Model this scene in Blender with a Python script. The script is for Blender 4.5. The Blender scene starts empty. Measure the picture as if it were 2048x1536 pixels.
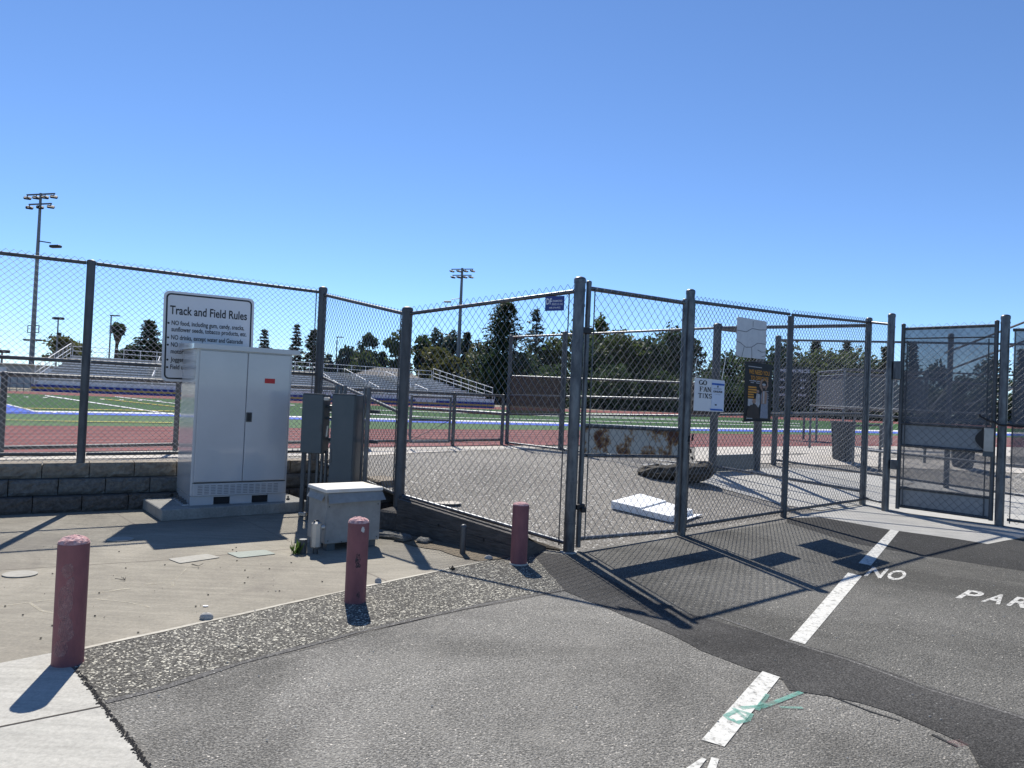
import bpy, math, random
import numpy as np
from mathutils import Vector, Matrix
random.seed(7)
S = bpy.context.scene
COL = S.collection
# ------------------------------------------------------------------ camera
F_PX, PITCH, ROLL, CAMH = 1440.0, 0.017, 0.044, 1.5
fw = Vector((0, math.cos(PITCH), math.sin(PITCH)))
r0 = Vector((1, 0, 0)); u0 = Vector((0, -math.sin(PITCH), math.cos(PITCH)))
CR = r0*math.cos(ROLL)+u0*math.sin(ROLL); CU = -r0*math.sin(ROLL)+u0*math.cos(ROLL)
cam = bpy.data.cameras.new('camera'); cam.sensor_width = 36; cam.lens = F_PX/2048*36
cam.clip_start = .05; cam.clip_end = 3000
co = bpy.data.objects.new('camera', cam); COL.objects.link(co)
m = Matrix((CR, CU, -fw)).transposed().to_4x4(); m.translation = Vector((0, 0, CAMH)); co.matrix_world = m
S.camera = co
# ------------------------------------------------------------------ light
SUN_EL, SUN_AZ = math.radians(49.7), math.radians(-15.5)      # azimuth from +Y, clockwise
W = bpy.data.worlds.new("World"); S.world = W; W.use_nodes = True
nt = W.node_tree; bg = nt.nodes['Background']
sky = nt.nodes.new('ShaderNodeTexSky'); sky.sky_type = 'NISHITA'; sky.sun_disc = False
sky.sun_elevation = SUN_EL; sky.sun_rotation = SUN_AZ; sky.air_density = 1.0; sky.dust_density = 0.0; sky.ozone_density = 3.0; sky.altitude = 2600
hs = nt.nodes.new('ShaderNodeHueSaturation'); hs.inputs['Saturation'].default_value = 1.0; hs.inputs['Value'].default_value = 1.0
tint = nt.nodes.new('ShaderNodeMix'); tint.data_type = 'RGBA'; tint.blend_type = 'MULTIPLY'; tint.inputs[0].default_value = 1; tint.inputs[7].default_value = (.86, 1.02, 1.20, 1)   # camera white balance of the sky
nt.links.new(sky.outputs[0], hs.inputs['Color']); nt.links.new(hs.outputs[0], tint.inputs[6]); nt.links.new(tint.outputs[2], bg.inputs[0])
bg.inputs[1].default_value = 0.102
sl = bpy.data.lights.new('sun', 'SUN'); sl.energy = 5.0; sl.angle = math.radians(.53); sl.color = (1, .95, .87)
so = bpy.data.objects.new('sun', sl); COL.objects.link(so)
sd = Vector((math.sin(SUN_AZ)*math.cos(SUN_EL), math.cos(SUN_AZ)*math.cos(SUN_EL), math.sin(SUN_EL)))
so.rotation_euler = sd.to_track_quat('Z', 'Y').to_euler(); so.location = (0, 0, 30)
S.view_settings.view_transform = 'Standard'; S.view_settings.look = 'None'
S.view_settings.exposure = 0.42; S.view_settings.gamma = 1
S.render.engine = 'CYCLES'
S.cycles.transparent_max_bounces = 24

# ------------------------------------------------------------------ photo -> place
def ray(x, y): return CR*((x-1024)/F_PX)+CU*((768-y)/F_PX)+fw
def G(x, y, z=0.0):
    d = ray(x, y); t = (z-CAMH)/d.z; return Vector((0, 0, CAMH))+d*t
def atD(x, y, D):
    d = ray(x, y); return Vector((0, 0, CAMH))+d*(D/d.y)
def topz(b, x, y):
    "height of the point above b seen at photo row y"
    d = ray(x, y); t = (b.x*b.x+b.y*b.y)/(d.x*b.x+d.y*b.y); return CAMH+d.z*t
def hitp(x, y, a, b, off=0.0):
    "where the sight line meets the vertical plane through a and b, off metres towards the camera"
    u = Vector((b.x-a.x, b.y-a.y, 0)).normalized(); n = Vector((u.y, -u.x, 0))
    d = ray(x, y); o = Vector((0, 0, CAMH)); pa = Vector((a.x, a.y, 0))+n*off
    return o+d*((pa-o).dot(n)/d.dot(n))
# fence plan
PA = Vector((-4.93, 8.32, 0)); P630 = Vector((-2.63, 9.80, 0))
P815 = atD(797, 1010, 8.15); P815.z = 0
PG = G(1137, 1105); P2 = G(1362, 1070); P3 = G(1567, 1035); P4 = G(1725, 1010); P5 = G(1770, 1022); P6 = G(1998, 1052)
uC = (P4-PG).normalized(); nC = Vector((-uC.y, uC.x, 0))
ZF = 0.47
def hgt(x, y):
    d = (Vector((x, y, 0))-PG).dot(nC)
    a = max(0, min(.15*max(d, 0), ZF)); b = max(0, min((y-13.5)*.1, ZF)); return max(a, b)
def Gh(x, y, off=0.0):
    z = 0.2
    for i in range(30):
        p = G(x, y, z); z = .5*z+.5*hgt(p.x, p.y)
    p.z = hgt(p.x, p.y)+off; return p

# ------------------------------------------------------------------ materials
def newmat(name):
    m = bpy.data.materials.new(name); m.use_nodes = True
    n = m.node_tree.nodes; return m, n, m.node_tree.links, n['Principled BSDF']
def ramp(n, pts):
    r = n.new('ShaderNodeValToRGB'); e = r.color_ramp.elements
    while len(e) < len(pts): e.new(.5)
    for i, (p, c) in enumerate(pts):
        e[i].position = p; e[i].color = (c[0], c[1], c[2], 1)
    return r
def mat(name, c1, c2=None, rough=.6, metal=0, scale=6, bump=0, bscale=80, detail=6, spec=.5, lo=.35, hi=.65, coat=0, stretch=None):
    m, n, l, p = newmat(name)
    p.inputs['Roughness'].default_value = rough; p.inputs['Metallic'].default_value = metal
    p.inputs['Specular IOR Level'].default_value = spec
    if coat: p.inputs['Coat Weight'].default_value = coat; p.inputs['Coat Roughness'].default_value = .06
    tc = n.new('ShaderNodeTexCoord'); src = tc.outputs['Object']
    if stretch:
        mp = n.new('ShaderNodeMapping'); mp.inputs['Scale'].default_value = stretch; l.new(src, mp.inputs[0]); src = mp.outputs[0]
    if c2 is None: c2 = tuple(v*.82 for v in c1)
    t = n.new('ShaderNodeTexNoise'); t.inputs['Scale'].default_value = scale; t.inputs['Detail'].default_value = detail
    t.inputs['Roughness'].default_value = .65
    l.new(src, t.inputs['Vector']); r = ramp(n, [(lo, c1), (hi, c2)]); l.new(t.outputs['Fac'], r.inputs[0]); l.new(r.outputs[0], p.inputs['Base Color'])
    if bump:
        t2 = n.new('ShaderNodeTexNoise'); t2.inputs['Scale'].default_value = bscale; t2.inputs['Detail'].default_value = 4
        b = n.new('ShaderNodeBump'); b.inputs['Strength'].default_value = bump; b.inputs['Distance'].default_value = .01
        l.new(src, t2.inputs['Vector']); l.new(t2.outputs['Fac'], b.inputs['Height']); l.new(b.outputs[0], p.inputs['Normal'])
    return m
def asphalt(name, base, light, stone, dens, sscale, patch=.6, bump=.5, pale=None):
    "aggregate speckle over a mottled binder"
    m, n, l, p = newmat(name); p.inputs['Roughness'].default_value = .92; p.inputs['Specular IOR Level'].default_value = .15
    tc = n.new('ShaderNodeTexCoord'); o = tc.outputs['Object']
    v = n.new('ShaderNodeTexVoronoi'); v.inputs['Scale'].default_value = sscale; v.inputs['Randomness'].default_value = 1; l.new(o, v.inputs['Vector'])
    sep = n.new('ShaderNodeSeparateColor'); l.new(v.outputs['Color'], sep.inputs[0])
    r1 = ramp(n, [(0, base), (1-dens, light), (min(1, 1-dens+.04), stone), (1, tuple(min(1, c*1.25) for c in stone))]); l.new(sep.outputs[0], r1.inputs[0])
    v2 = n.new('ShaderNodeTexVoronoi'); v2.inputs['Scale'].default_value = sscale*3.1; l.new(o, v2.inputs['Vector'])
    sep2 = n.new('ShaderNodeSeparateColor'); l.new(v2.outputs['Color'], sep2.inputs[0])
    mr = n.new('ShaderNodeMapRange'); mr.inputs[3].default_value = .62; mr.inputs[4].default_value = 1.38; l.new(sep2.outputs[1], mr.inputs[0])
    t = n.new('ShaderNodeTexNoise'); t.inputs['Scale'].default_value = .55; t.inputs['Detail'].default_value = 9; t.inputs['Roughness'].default_value = .62; t.inputs['Distortion'].default_value = .6; l.new(o, t.inputs['Vector'])
    mr2 = n.new('ShaderNodeMapRange'); mr2.inputs[1].default_value = .36; mr2.inputs[2].default_value = .66; mr2.inputs[3].default_value = 1-patch*.45; mr2.inputs[4].default_value = 1+patch*.5; l.new(t.outputs['Fac'], mr2.inputs[0])
    tg = n.new('ShaderNodeTexNoise'); tg.inputs['Scale'].default_value = sscale*.62; tg.inputs['Detail'].default_value = 4; tg.inputs['Roughness'].default_value = .75; l.new(o, tg.inputs['Vector'])
    mg = n.new('ShaderNodeMapRange'); mg.inputs[1].default_value = .33; mg.inputs[2].default_value = .67; mg.inputs[3].default_value = .38; mg.inputs[4].default_value = 1.68; l.new(tg.outputs['Fac'], mg.inputs[0])
    mu0 = n.new('ShaderNodeMath'); mu0.operation = 'MULTIPLY'; l.new(mr.outputs[0], mu0.inputs[0]); l.new(mg.outputs[0], mu0.inputs[1])
    mu = n.new('ShaderNodeMath'); mu.operation = 'MULTIPLY'; l.new(mu0.outputs[0], mu.inputs[0]); l.new(mr2.outputs[0], mu.inputs[1])
    mx = n.new('ShaderNodeVectorMath'); mx.operation = 'SCALE'; l.new(r1.outputs[0], mx.inputs[0]); l.new(mu.outputs[0], mx.inputs['Scale'])
    out = mx.outputs[0]
    if pale:
        t3 = n.new('ShaderNodeTexNoise'); t3.inputs['Scale'].default_value = 1.3; t3.inputs['Detail'].default_value = 10; t3.inputs['Roughness'].default_value = .7; t3.inputs['Distortion'].default_value = 1.2; l.new(o, t3.inputs['Vector'])
        mr3 = n.new('ShaderNodeMapRange'); mr3.inputs[1].default_value = .52; mr3.inputs[2].default_value = .72; mr3.inputs[4].default_value = .6; l.new(t3.outputs['Fac'], mr3.inputs[0])
        mc = n.new('ShaderNodeMix'); mc.data_type = 'RGBA'; mc.inputs[7].default_value = (*pale, 1); l.new(mr3.outputs[0], mc.inputs[0]); l.new(out, mc.inputs[6]); out = mc.outputs[2]
    l.new(out, p.inputs['Base Color'])
    b = n.new('ShaderNodeBump'); b.inputs['Strength'].default_value = bump; b.inputs['Distance'].default_value = .009
    v3 = n.new('ShaderNodeTexVoronoi'); v3.inputs['Scale'].default_value = sscale*.8; l.new(o, v3.inputs['Vector'])
    l.new(v3.outputs['Distance'], b.inputs['Height']); b.invert = True; l.new(b.outputs[0], p.inputs['Normal'])
    return m
def holes(name, base_mat_col, amount, scale=9, rough=.8, soft=.03, top=1.0):
    "worn paint: the coat is missing in small flecks"
    m, n, l, p = newmat(name); p.inputs['Roughness'].default_value = rough
    tc = n.new('ShaderNodeTexCoord'); o = tc.outputs['Object']
    t = n.new('ShaderNodeTexNoise'); t.inputs['Scale'].default_value = scale; t.inputs['Detail'].default_value = 8; t.inputs['Roughness'].default_value = .8; l.new(o, t.inputs['Vector'])
    r = ramp(n, [(amount-soft, (0, 0, 0)), (amount+soft, (top, top, top))]); l.new(t.outputs['Fac'], r.inputs[0])
    l.new(r.outputs[0], p.inputs['Alpha'])
    t2 = n.new('ShaderNodeTexNoise'); t2.inputs['Scale'].default_value = 30; t2.inputs['Detail'].default_value = 5; l.new(o, t2.inputs['Vector'])
    r2 = ramp(n, [(.3, tuple(c*.8 for c in base_mat_col)), (.7, base_mat_col)]); l.new(t2.outputs['Fac'], r2.inputs[0]); l.new(r2.outputs[0], p.inputs['Base Color'])
    return m
def leafmat(name, c, c2):
    m, n, l, p = newmat(name); p.inputs['Roughness'].default_value = .6; p.inputs['Specular IOR Level'].default_value = .25
    tc = n.new('ShaderNodeTexCoord'); t = n.new('ShaderNodeTexNoise'); t.inputs['Scale'].default_value = .6; t.inputs['Detail'].default_value = 5
    l.new(tc.outputs['Object'], t.inputs['Vector']); r = ramp(n, [(.35, c), (.65, c2)]); l.new(t.outputs['Fac'], r.inputs[0]); l.new(r.outputs[0], p.inputs['Base Color'])
    tr = n.new('ShaderNodeBsdfTranslucent'); l.new(r.outputs[0], tr.inputs[0]); mx = n.new('ShaderNodeMixShader'); mx.inputs[0].default_value = .42
    l.new(p.outputs[0], mx.inputs[1]); l.new(tr.outputs[0], mx.inputs[2]); l.new(mx.outputs[0], n['Material Output'].inputs[0])
    return m
def screenmat(name, c, op):
    m, n, l, p = newmat(name); p.inputs['Base Color'].default_value = (*c, 1); p.inputs['Roughness'].default_value = .8; p.inputs['Alpha'].default_value = op
    tc = n.new('ShaderNodeTexCoord'); t = n.new('ShaderNodeTexNoise'); t.inputs['Scale'].default_value = 5; l.new(tc.outputs['Object'], t.inputs['Vector'])
    mr = n.new('ShaderNodeMapRange'); mr.inputs[3].default_value = op-.08; mr.inputs[4].default_value = op+.08; l.new(t.outputs['Fac'], mr.inputs[0]); l.new(mr.outputs[0], p.inputs['Alpha'])
    return m
M = {}
M['galv'] = mat('galvanised_steel', (.17, .18, .19), (.075, .08, .09), rough=.42, metal=.75, scale=14, bump=.05, stretch=(1, 1, .35))
M['galv_dark'] = mat('weathered_steel', (.13, .135, .14), (.07, .075, .08), rough=.55, metal=.6, scale=9, stretch=(1, 1, .3))
M['wire'] = mat('fence_wire', (.30, .31, .32), (.19, .20, .21), rough=.45, metal=.6, scale=3)
M['asphalt'] = asphalt('asphalt', (.130, .125, .113), (.238, .229, .207), (.44, .41, .36), .03, 130, patch=.75, bump=.8, pale=(.27, .258, .23))
M['asphalt2'] = asphalt('grey_asphalt', (.08, .078, .070), (.148, .143, .130), (.40, .38, .33), .02, 130, patch=.7, bump=.8, pale=(.19, .183, .165))
M['coarse'] = asphalt('coarse_asphalt', (.05, .047, .042), (.165, .158, .14), (.44, .42, .35), .17, 100, patch=.5, bump=.9)
M['inner'] = asphalt('inner_asphalt', (.145, .135, .12), (.235, .22, .195), (.46, .45, .42), .08, 60, patch=.25)
M['patch'] = asphalt('seal_asphalt', (.042, .041, .039), (.076, .073, .069), (.16, .16, .15), .012, 140, patch=.9, bump=.5)
M['seam'] = asphalt('seam_asphalt', (.10, .097, .092), (.13, .126, .12), (.3, .29, .27), .04, 120, patch=.3, bump=.2)
M['newasph'] = asphalt('new_asphalt', (.03, .03, .029), (.056, .055, .053), (.15, .15, .145), .03, 120, patch=.4, bump=.5)
def concrete(name, c1, c2, stain):
    m, n, l, p = newmat(name); p.inputs['Roughness'].default_value = .85; p.inputs['Specular IOR Level'].default_value = .3
    tc = n.new('ShaderNodeTexCoord'); o = tc.outputs['Object']
    t = n.new('ShaderNodeTexNoise'); t.inputs['Scale'].default_value = .9; t.inputs['Detail'].default_value = 10; t.inputs['Roughness'].default_value = .68; t.inputs['Distortion'].default_value = .8; l.new(o, t.inputs['Vector'])
    r = ramp(n, [(.3, stain), (.5, c1), (.7, c2)]); l.new(t.outputs['Fac'], r.inputs[0])
    t2 = n.new('ShaderNodeTexNoise'); t2.inputs['Scale'].default_value = 45; t2.inputs['Detail'].default_value = 6; t2.inputs['Roughness'].default_value = .8; l.new(o, t2.inputs['Vector'])
    mr = n.new('ShaderNodeMapRange'); mr.inputs[1].default_value = .3; mr.inputs[2].default_value = .7; mr.inputs[3].default_value = .76; mr.inputs[4].default_value = 1.2; l.new(t2.outputs['Fac'], mr.inputs[0])
    mx = n.new('ShaderNodeVectorMath'); mx.operation = 'SCALE'; l.new(r.outputs[0], mx.inputs[0]); l.new(mr.outputs[0], mx.inputs['Scale']); l.new(mx.outputs[0], p.inputs['Base Color'])
    mp = n.new('ShaderNodeMapping'); mp.inputs['Scale'].default_value = (.7, 7, 1); mp.inputs['Rotation'].default_value = (0, 0, .35); l.new(o, mp.inputs[0])
    ts = n.new('ShaderNodeTexNoise'); ts.inputs['Scale'].default_value = 2.2; ts.inputs['Detail'].default_value = 8; ts.inputs['Roughness'].default_value = .7; ts.inputs['Distortion'].default_value = .5; l.new(mp.outputs[0], ts.inputs['Vector'])
    ms = n.new('ShaderNodeMapRange'); ms.inputs[1].default_value = .35; ms.inputs[2].default_value = .65; ms.inputs[3].default_value = .86; ms.inputs[4].default_value = 1.1; l.new(ts.outputs['Fac'], ms.inputs[0])
    mk = n.new('ShaderNodeMath'); mk.operation = 'MULTIPLY'; l.new(mr.outputs[0], mk.inputs[0]); l.new(ms.outputs[0], mk.inputs[1]); l.new(mk.outputs[0], mx.inputs['Scale'])
    b = n.new('ShaderNodeBump'); b.inputs['Strength'].default_value = .25; b.inputs['Distance'].default_value = .004; l.new(t2.outputs['Fac'], b.inputs['Height']); l.new(b.outputs[0], p.inputs['Normal'])
    return m
M['yard'] = concrete('yard_concrete', (.25, .228, .182), (.325, .295, .238), (.17, .152, .124))
M['walk'] = concrete('walk_concrete', (.41, .395, .35), (.44, .425, .38), (.37, .36, .32))
M['slab'] = concrete('slab_concrete', (.40, .39, .36), (.45, .44, .41), (.33, .325, .31))
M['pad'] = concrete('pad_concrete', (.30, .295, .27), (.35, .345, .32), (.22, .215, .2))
M['band'] = concrete('band_concrete', (.50, .46, .40), (.54, .50, .44), (.42, .39, .34))
M['curb'] = concrete('curb_concrete', (.45, .42, .35), (.55, .52, .44), (.3, .28, .23))
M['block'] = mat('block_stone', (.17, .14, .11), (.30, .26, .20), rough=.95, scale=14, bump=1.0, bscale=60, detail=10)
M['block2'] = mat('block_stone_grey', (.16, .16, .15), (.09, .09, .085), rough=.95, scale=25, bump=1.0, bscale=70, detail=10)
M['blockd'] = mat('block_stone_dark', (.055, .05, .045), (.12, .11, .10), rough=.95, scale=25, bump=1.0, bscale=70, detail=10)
M['wood'] = mat('weathered_wood', (.13, .115, .10), (.055, .05, .045), rough=.9, scale=7, bump=.8, bscale=25, detail=9, stretch=(1, 1, 9))
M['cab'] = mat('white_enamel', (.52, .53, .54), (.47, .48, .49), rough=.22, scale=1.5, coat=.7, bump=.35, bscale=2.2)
M['slot'] = mat('slot_shade_grey', (.16, .165, .17), rough=.7)
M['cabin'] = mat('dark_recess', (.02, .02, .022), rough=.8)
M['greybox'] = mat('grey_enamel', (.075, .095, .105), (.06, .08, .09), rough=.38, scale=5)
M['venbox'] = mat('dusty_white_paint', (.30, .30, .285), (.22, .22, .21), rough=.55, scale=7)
M['ventop'] = mat('bare_lid', (.62, .60, .56), (.55, .46, .33), rough=.5, scale=2.2, lo=.5, hi=.62)
M['chrome'] = mat('bright_steel', (.6, .6, .58), (.45, .45, .44), rough=.25, metal=.9)
M['alum'] = mat('cast_aluminium', (.5, .48, .44), (.38, .37, .34), rough=.45, metal=.6)
M['red'] = mat('red_label', (.55, .02, .02), rough=.4)
M['bollard'] = mat('maroon_paint', (.26, .095, .10), (.17, .06, .068), rough=.62, scale=8, bump=.15, stretch=(1, 1, .4), detail=10)
M['bolltop'] = mat('crumbled_concrete_pink', (.62, .42, .40), (.42, .2, .2), rough=.95, scale=40, bump=1, bscale=60)
M['signwhite'] = mat('sign_white', (.72, .72, .72), (.69, .69, .69), rough=.4)
M['signblack'] = mat('sign_black', (.012, .012, .014), rough=.45)
M['paper'] = mat('white_board', (.80, .80, .80), (.76, .76, .76), rough=.55)
M['paper2'] = mat('blue_white_paper', (.70, .76, .86), (.66, .72, .82), rough=.6)
M['bluetape'] = mat('blue_tape', (.02, .13, .50), rough=.5)
M['navysign'] = mat('navy_plate', (.012, .035, .20), (.02, .045, .22), rough=.4)
M['signtext'] = mat('pale_lettering', (.75, .78, .85), rough=.5)
M['backsign'] = mat('bare_sign_back', (.66, .66, .65), (.58, .58, .58), rough=.5, scale=12)
M['tar'] = mat('grey_crack_lines', (.2, .2, .21), rough=.8)
M['ppblack'] = mat('poster_black', (.014, .015, .018), rough=.35)
M['porange'] = mat('poster_orange', (.72, .32, .04), (.60, .26, .035), rough=.5, scale=30)
M['pskin'] = mat('poster_skin', (.40, .26, .19), (.28, .17, .12), rough=.5, scale=30)
M['pgrey'] = mat('poster_grey', (.30, .32, .38), (.2, .22, .27), rough=.5, scale=40)
M['ppale'] = mat('poster_pale', (.5, .5, .52), (.4, .38, .36), rough=.5, scale=20)
M['pdark'] = mat('poster_dark_shirt', (.045, .035, .03), rough=.5)
def rustmat():
    m, n, l, p = newmat('rusty_white_panel'); p.inputs['Roughness'].default_value = .7
    tc = n.new('ShaderNodeTexCoord'); t = n.new('ShaderNodeTexNoise'); t.inputs['Scale'].default_value = 4.5; t.inputs['Detail'].default_value = 9; t.inputs['Roughness'].default_value = .72
    l.new(tc.outputs['Object'], t.inputs['Vector']); r = ramp(n, [(.46, (.52, .49, .43)), (.51, (.34, .19, .08)), (.57, (.10, .035, .015))])
    l.new(t.outputs['Fac'], r.inputs[0]); l.new(r.outputs[0], p.inputs['Base Color']); return m
M['rust'] = rustmat()
M['steelpanel'] = mat('grey_steel_panel', (.30, .32, .34), (.25, .27, .29), rough=.45, metal=.4, scale=4)
M['screen'] = screenmat('privacy_screen', (.14, .16, .19), .55)
M['screen2'] = screenmat('privacy_screen_thin', (.15, .16, .18), .38)
M['expmetal'] = screenmat('expanded_metal', (.10, .075, .06), .72)
M['brownmetal'] = mat('brown_metal', (.13, .09, .065), (.08, .055, .04), rough=.6, metal=.3, scale=12)
M['black'] = mat('black_plastic', (.012, .012, .013), rough=.5)
M['darkgrey'] = mat('dark_grey_plastic', (.055, .06, .065), rough=.6)
M['rock'] = mat('dark_rock', (.075, .065, .05), (.03, .027, .022), rough=.95, scale=9, bump=1, bscale=25)
M['foam'] = mat('white_foam', (.84, .85, .86), (.78, .79, .80), rough=.6)
M['turf'] = mat('green_turf', (.022, .07, .016), (.038, .095, .026), spec=.1, rough=.9, scale=1.2, detail=10)
M['turf2'] = mat('pale_turf', (.06, .12, .05), (.10, .16, .075), spec=.1, rough=.9, scale=2, detail=10)
M['track'] = mat('track_rubber', (.16, .052, .05), (.20, .078, .072), spec=.1, rough=.9, scale=.8, detail=10)
M['track2'] = mat('track_rubber_dark', (.16, .035, .03), (.18, .045, .04), rough=.9, scale=1)
M['blueturf'] = mat('blue_turf', (.02, .07, .42), (.025, .085, .46), rough=.9, scale=2)
M['lanewhite'] = mat('lane_line_white', (.42, .36, .34), rough=.9, spec=.1)
M['fieldwhite'] = mat('field_line_white', (.7, .7, .7), rough=.9)
M['fieldyellow'] = mat('field_line_yellow', (.45, .36, .05), rough=.9)
M['paint'] = holes('white_road_paint', (.62, .61, .56), .40, 22, soft=.08)
M['paintworn'] = holes('worn_road_paint', (.60, .59, .55), .45, 22, soft=.08)
M['cyan'] = holes('green_spray_paint', (.15, .42, .34), .47, 9, soft=.16, top=.8)
M['pink'] = holes('pink_spray_paint', (.42, .2, .2), .55, 12, soft=.15, top=.6)
M['chalk'] = holes('chalk_marks', (.55, .50, .38), .52, 9, soft=.12, top=.7)
M['dirt'] = mat('dry_dirt', (.20, .16, .11), (.12, .10, .07), rough=.95, scale=20, bump=.8)
M['crack'] = mat('dark_crack', (.03, .03, .03), rough=.95)
M['joint'] = mat('joint_dark', (.07, .06, .05), rough=.95)
M['jointtan'] = mat('joint_tan', (.2, .17, .14), rough=.95)
M['lid'] = mat('concrete_lid', (.36, .345, .30), (.29, .275, .235), rough=.85, scale=20)
M['lidgreen'] = mat('green_grey_lid', (.30, .33, .285), (.25, .275, .24), rough=.85, scale=20)
M['bleach'] = mat('bleacher_aluminium', (.78, .79, .81), (.72, .73, .75), rough=.5, metal=.0, scale=1)
M['bleachfoot'] = mat('bleacher_foot_shaded', (.42, .43, .45), (.36, .37, .39), rough=.6)  # darker than the benches: the shade between rows is put into this colour
M['bleachw'] = mat('bleacher_white', (.82, .82, .80), rough=.6)
M['skirtblue'] = mat('blue_skirting', (.008, .03, .26), rough=.6)
M['skirtgold'] = mat('gold_skirting', (.62, .38, .09), rough=.6)
M['roofgrey'] = mat('shingle_roof', (.17, .16, .15), (.13, .12, .115), rough=.9, scale=3)
M['wallgrey'] = mat('pale_wall', (.42, .42, .41), (.38, .38, .37), rough=.8)
M['pole'] = mat('pole_steel', (.20, .21, .22), (.15, .16, .17), rough=.5, metal=.5)
M['bark'] = mat('bark', (.10, .08, .06), (.06, .045, .035), rough=.95, scale=5)
M['leafdark'] = leafmat('dark_foliage', (.034, .058, .028), (.062, .098, .042))
M['leafmid'] = leafmat('mid_foliage', (.055, .085, .025), (.095, .125, .038))
M['leafolive'] = leafmat('olive_foliage', (.085, .095, .03), (.12, .12, .045))
M['needle'] = leafmat('needle_foliage', (.05, .075, .055), (.075, .105, .075))
M['palmdead'] = mat('dead_fronds', (.10, .08, .055), (.065, .05, .035), rough=.9)
M['weed'] = leafmat('weed_green', (.07, .13, .03), (.11, .17, .04))
M['rope'] = mat('white_string', (.7, .7, .66), rough=.8)
M['groundfar'] = mat('dry_ground', (.22, .19, .14), (.16, .15, .10), rough=.95, scale=.3)

# ------------------------------------------------------------------ mesh builder
class MB:
    def __init__(s): s.v = []; s.f = []
    def add(s, vs, fs):
        k = len(s.v); s.v += [tuple(v) for v in vs]; s.f += [tuple(i+k for i in f) for f in fs]; return s
    def frame(s, o, ux, uy, uz, x0, x1, y0, y1, z0, z1, bev=0):
        "box in a local frame"
        P = lambda a, b, c: o+ux*a+uy*b+uz*c
        if bev <= 0:
            vs = [P(a, b, c) for c in (z0, z1) for b in (y0, y1) for a in (x0, x1)]
            return s.add(vs, [(0, 2, 3, 1), (4, 5, 7, 6), (0, 1, 5, 4), (2, 6, 7, 3), (0, 4, 6, 2), (1, 3, 7, 5)])
        b = bev; vs = []; 
        for c, i in ((z0, b), (z0+b, 0), (z1-b, 0), (z1, b)):
            q = [(x0+b, y0), (x1-b, y0), (x1, y0+b), (x1, y1-b), (x1-b, y1), (x0+b, y1), (x0, y1-b), (x0, y0+b)]
            cx, cy = (x0+x1)/2, (y0+y1)/2
            for (a, d) in q:
                a2 = a-math.copysign(i, a-cx); d2 = d-math.copysign(i, d-cy); vs.append(P(a2, d2, c))
        fs = [tuple(range(7, -1, -1)), tuple(range(24, 32))]
        for L in range(3):
            for j in range(8): k = (j+1) % 8; fs.append((L*8+j, L*8+k, L*8+8+k, L*8+8+j))
        return s.add(vs, fs)
    def box(s, x0, x1, y0, y1, z0, z1, bev=0):
        return s.frame(Vector((0, 0, 0)), Vector((1, 0, 0)), Vector((0, 1, 0)), Vector((0, 0, 1)), x0, x1, y0, y1, z0, z1, bev)
    def tube(s, a, b, r, r2=None, n=10, caps=True):
        a = Vector(a); b = Vector(b); d = b-a
        if d.length < 1e-6: return s
        d.normalize(); r2 = r if r2 is None else r2
        t = Vector((0, 0, 1)) if abs(d.z) < .9 else Vector((1, 0, 0)); p = d.cross(t).normalized(); q = d.cross(p)
        vs = []
        for c, rr in ((a, r), (b, r2)):
            for i in range(n):
                w = 2*math.pi*i/n; vs.append(c+p*math.cos(w)*rr+q*math.sin(w)*rr)
        fs = [(i, i+n, (i+1) % n+n, (i+1) % n) for i in range(n)]
        if caps: fs += [tuple(range(n)), tuple(range(2*n-1, n-1, -1))]
        return s.add(vs, fs)
    def path(s, pts, r, n=6):
        for a, b in zip(pts[:-1], pts[1:]): s.tube(a, b, r, n=n)
        return s
    def dome(s, c, r, h, n=14, m=4, jit=0):
        c = Vector(c); vs = []; fs = []
        for j in range(m):
            w = j/m*math.pi/2
            for i in range(n):
                a = 2*math.pi*i/n; vs.append(c+Vector((math.cos(a)*math.cos(w)*r, math.sin(a)*math.cos(w)*r, math.sin(w)*h+random.uniform(-jit, jit)*(j > 0))))
        vs.append(c+Vector((0, 0, h)))
        for j in range(m-1):
            for i in range(n): k = (i+1) % n; fs.append((j*n+i, j*n+k, (j+1)*n+k, (j+1)*n+i))
        for i in range(n): fs.append(((m-1)*n+i, (m-1)*n+(i+1) % n, m*n))
        return s.add(vs, fs)
    def poly(s, pts): return s.add(pts, [tuple(range(len(pts)))])
    def prism(s, pts, d):
        "polygon extruded by vector d"
        n = len(pts); vs = list(pts)+[Vector(p)+d for p in pts]
        return s.add(vs, [tuple(range(n)), tuple(range(2*n-1, n-1, -1))]+[(i, (i+1) % n, (i+1) % n+n, i+n) for i in range(n)])
    def build(s, name, mt, parent=None, smooth=False, loc=None, sharp=35):
        me = bpy.data.meshes.new(name)
        off = Vector((0, 0, 0)); 
        if parent is not None: off = Vector(parent['_o'])
        elif loc is not None: off = Vector(loc)
        vs = [(v[0]-off.x, v[1]-off.y, v[2]-off.z) for v in s.v]
        me.from_pydata(vs, [], s.f); me.update()
        if isinstance(mt, str): mt = M[mt]
        me.materials.append(mt)
        if smooth:
            me.polygons.foreach_set('use_smooth', [True]*len(me.polygons))
            try: me.set_sharp_from_angle(angle=math.radians(sharp))
            except Exception: pass
        o = bpy.data.objects.new(name, me); COL.objects.link(o)
        if parent is not None: o.parent = parent; o['_o'] = parent['_o']
        elif loc is not None: o.location = off; o['_o'] = tuple(off)
        else: o['_o'] = (0., 0., 0.)
        return o
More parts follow.
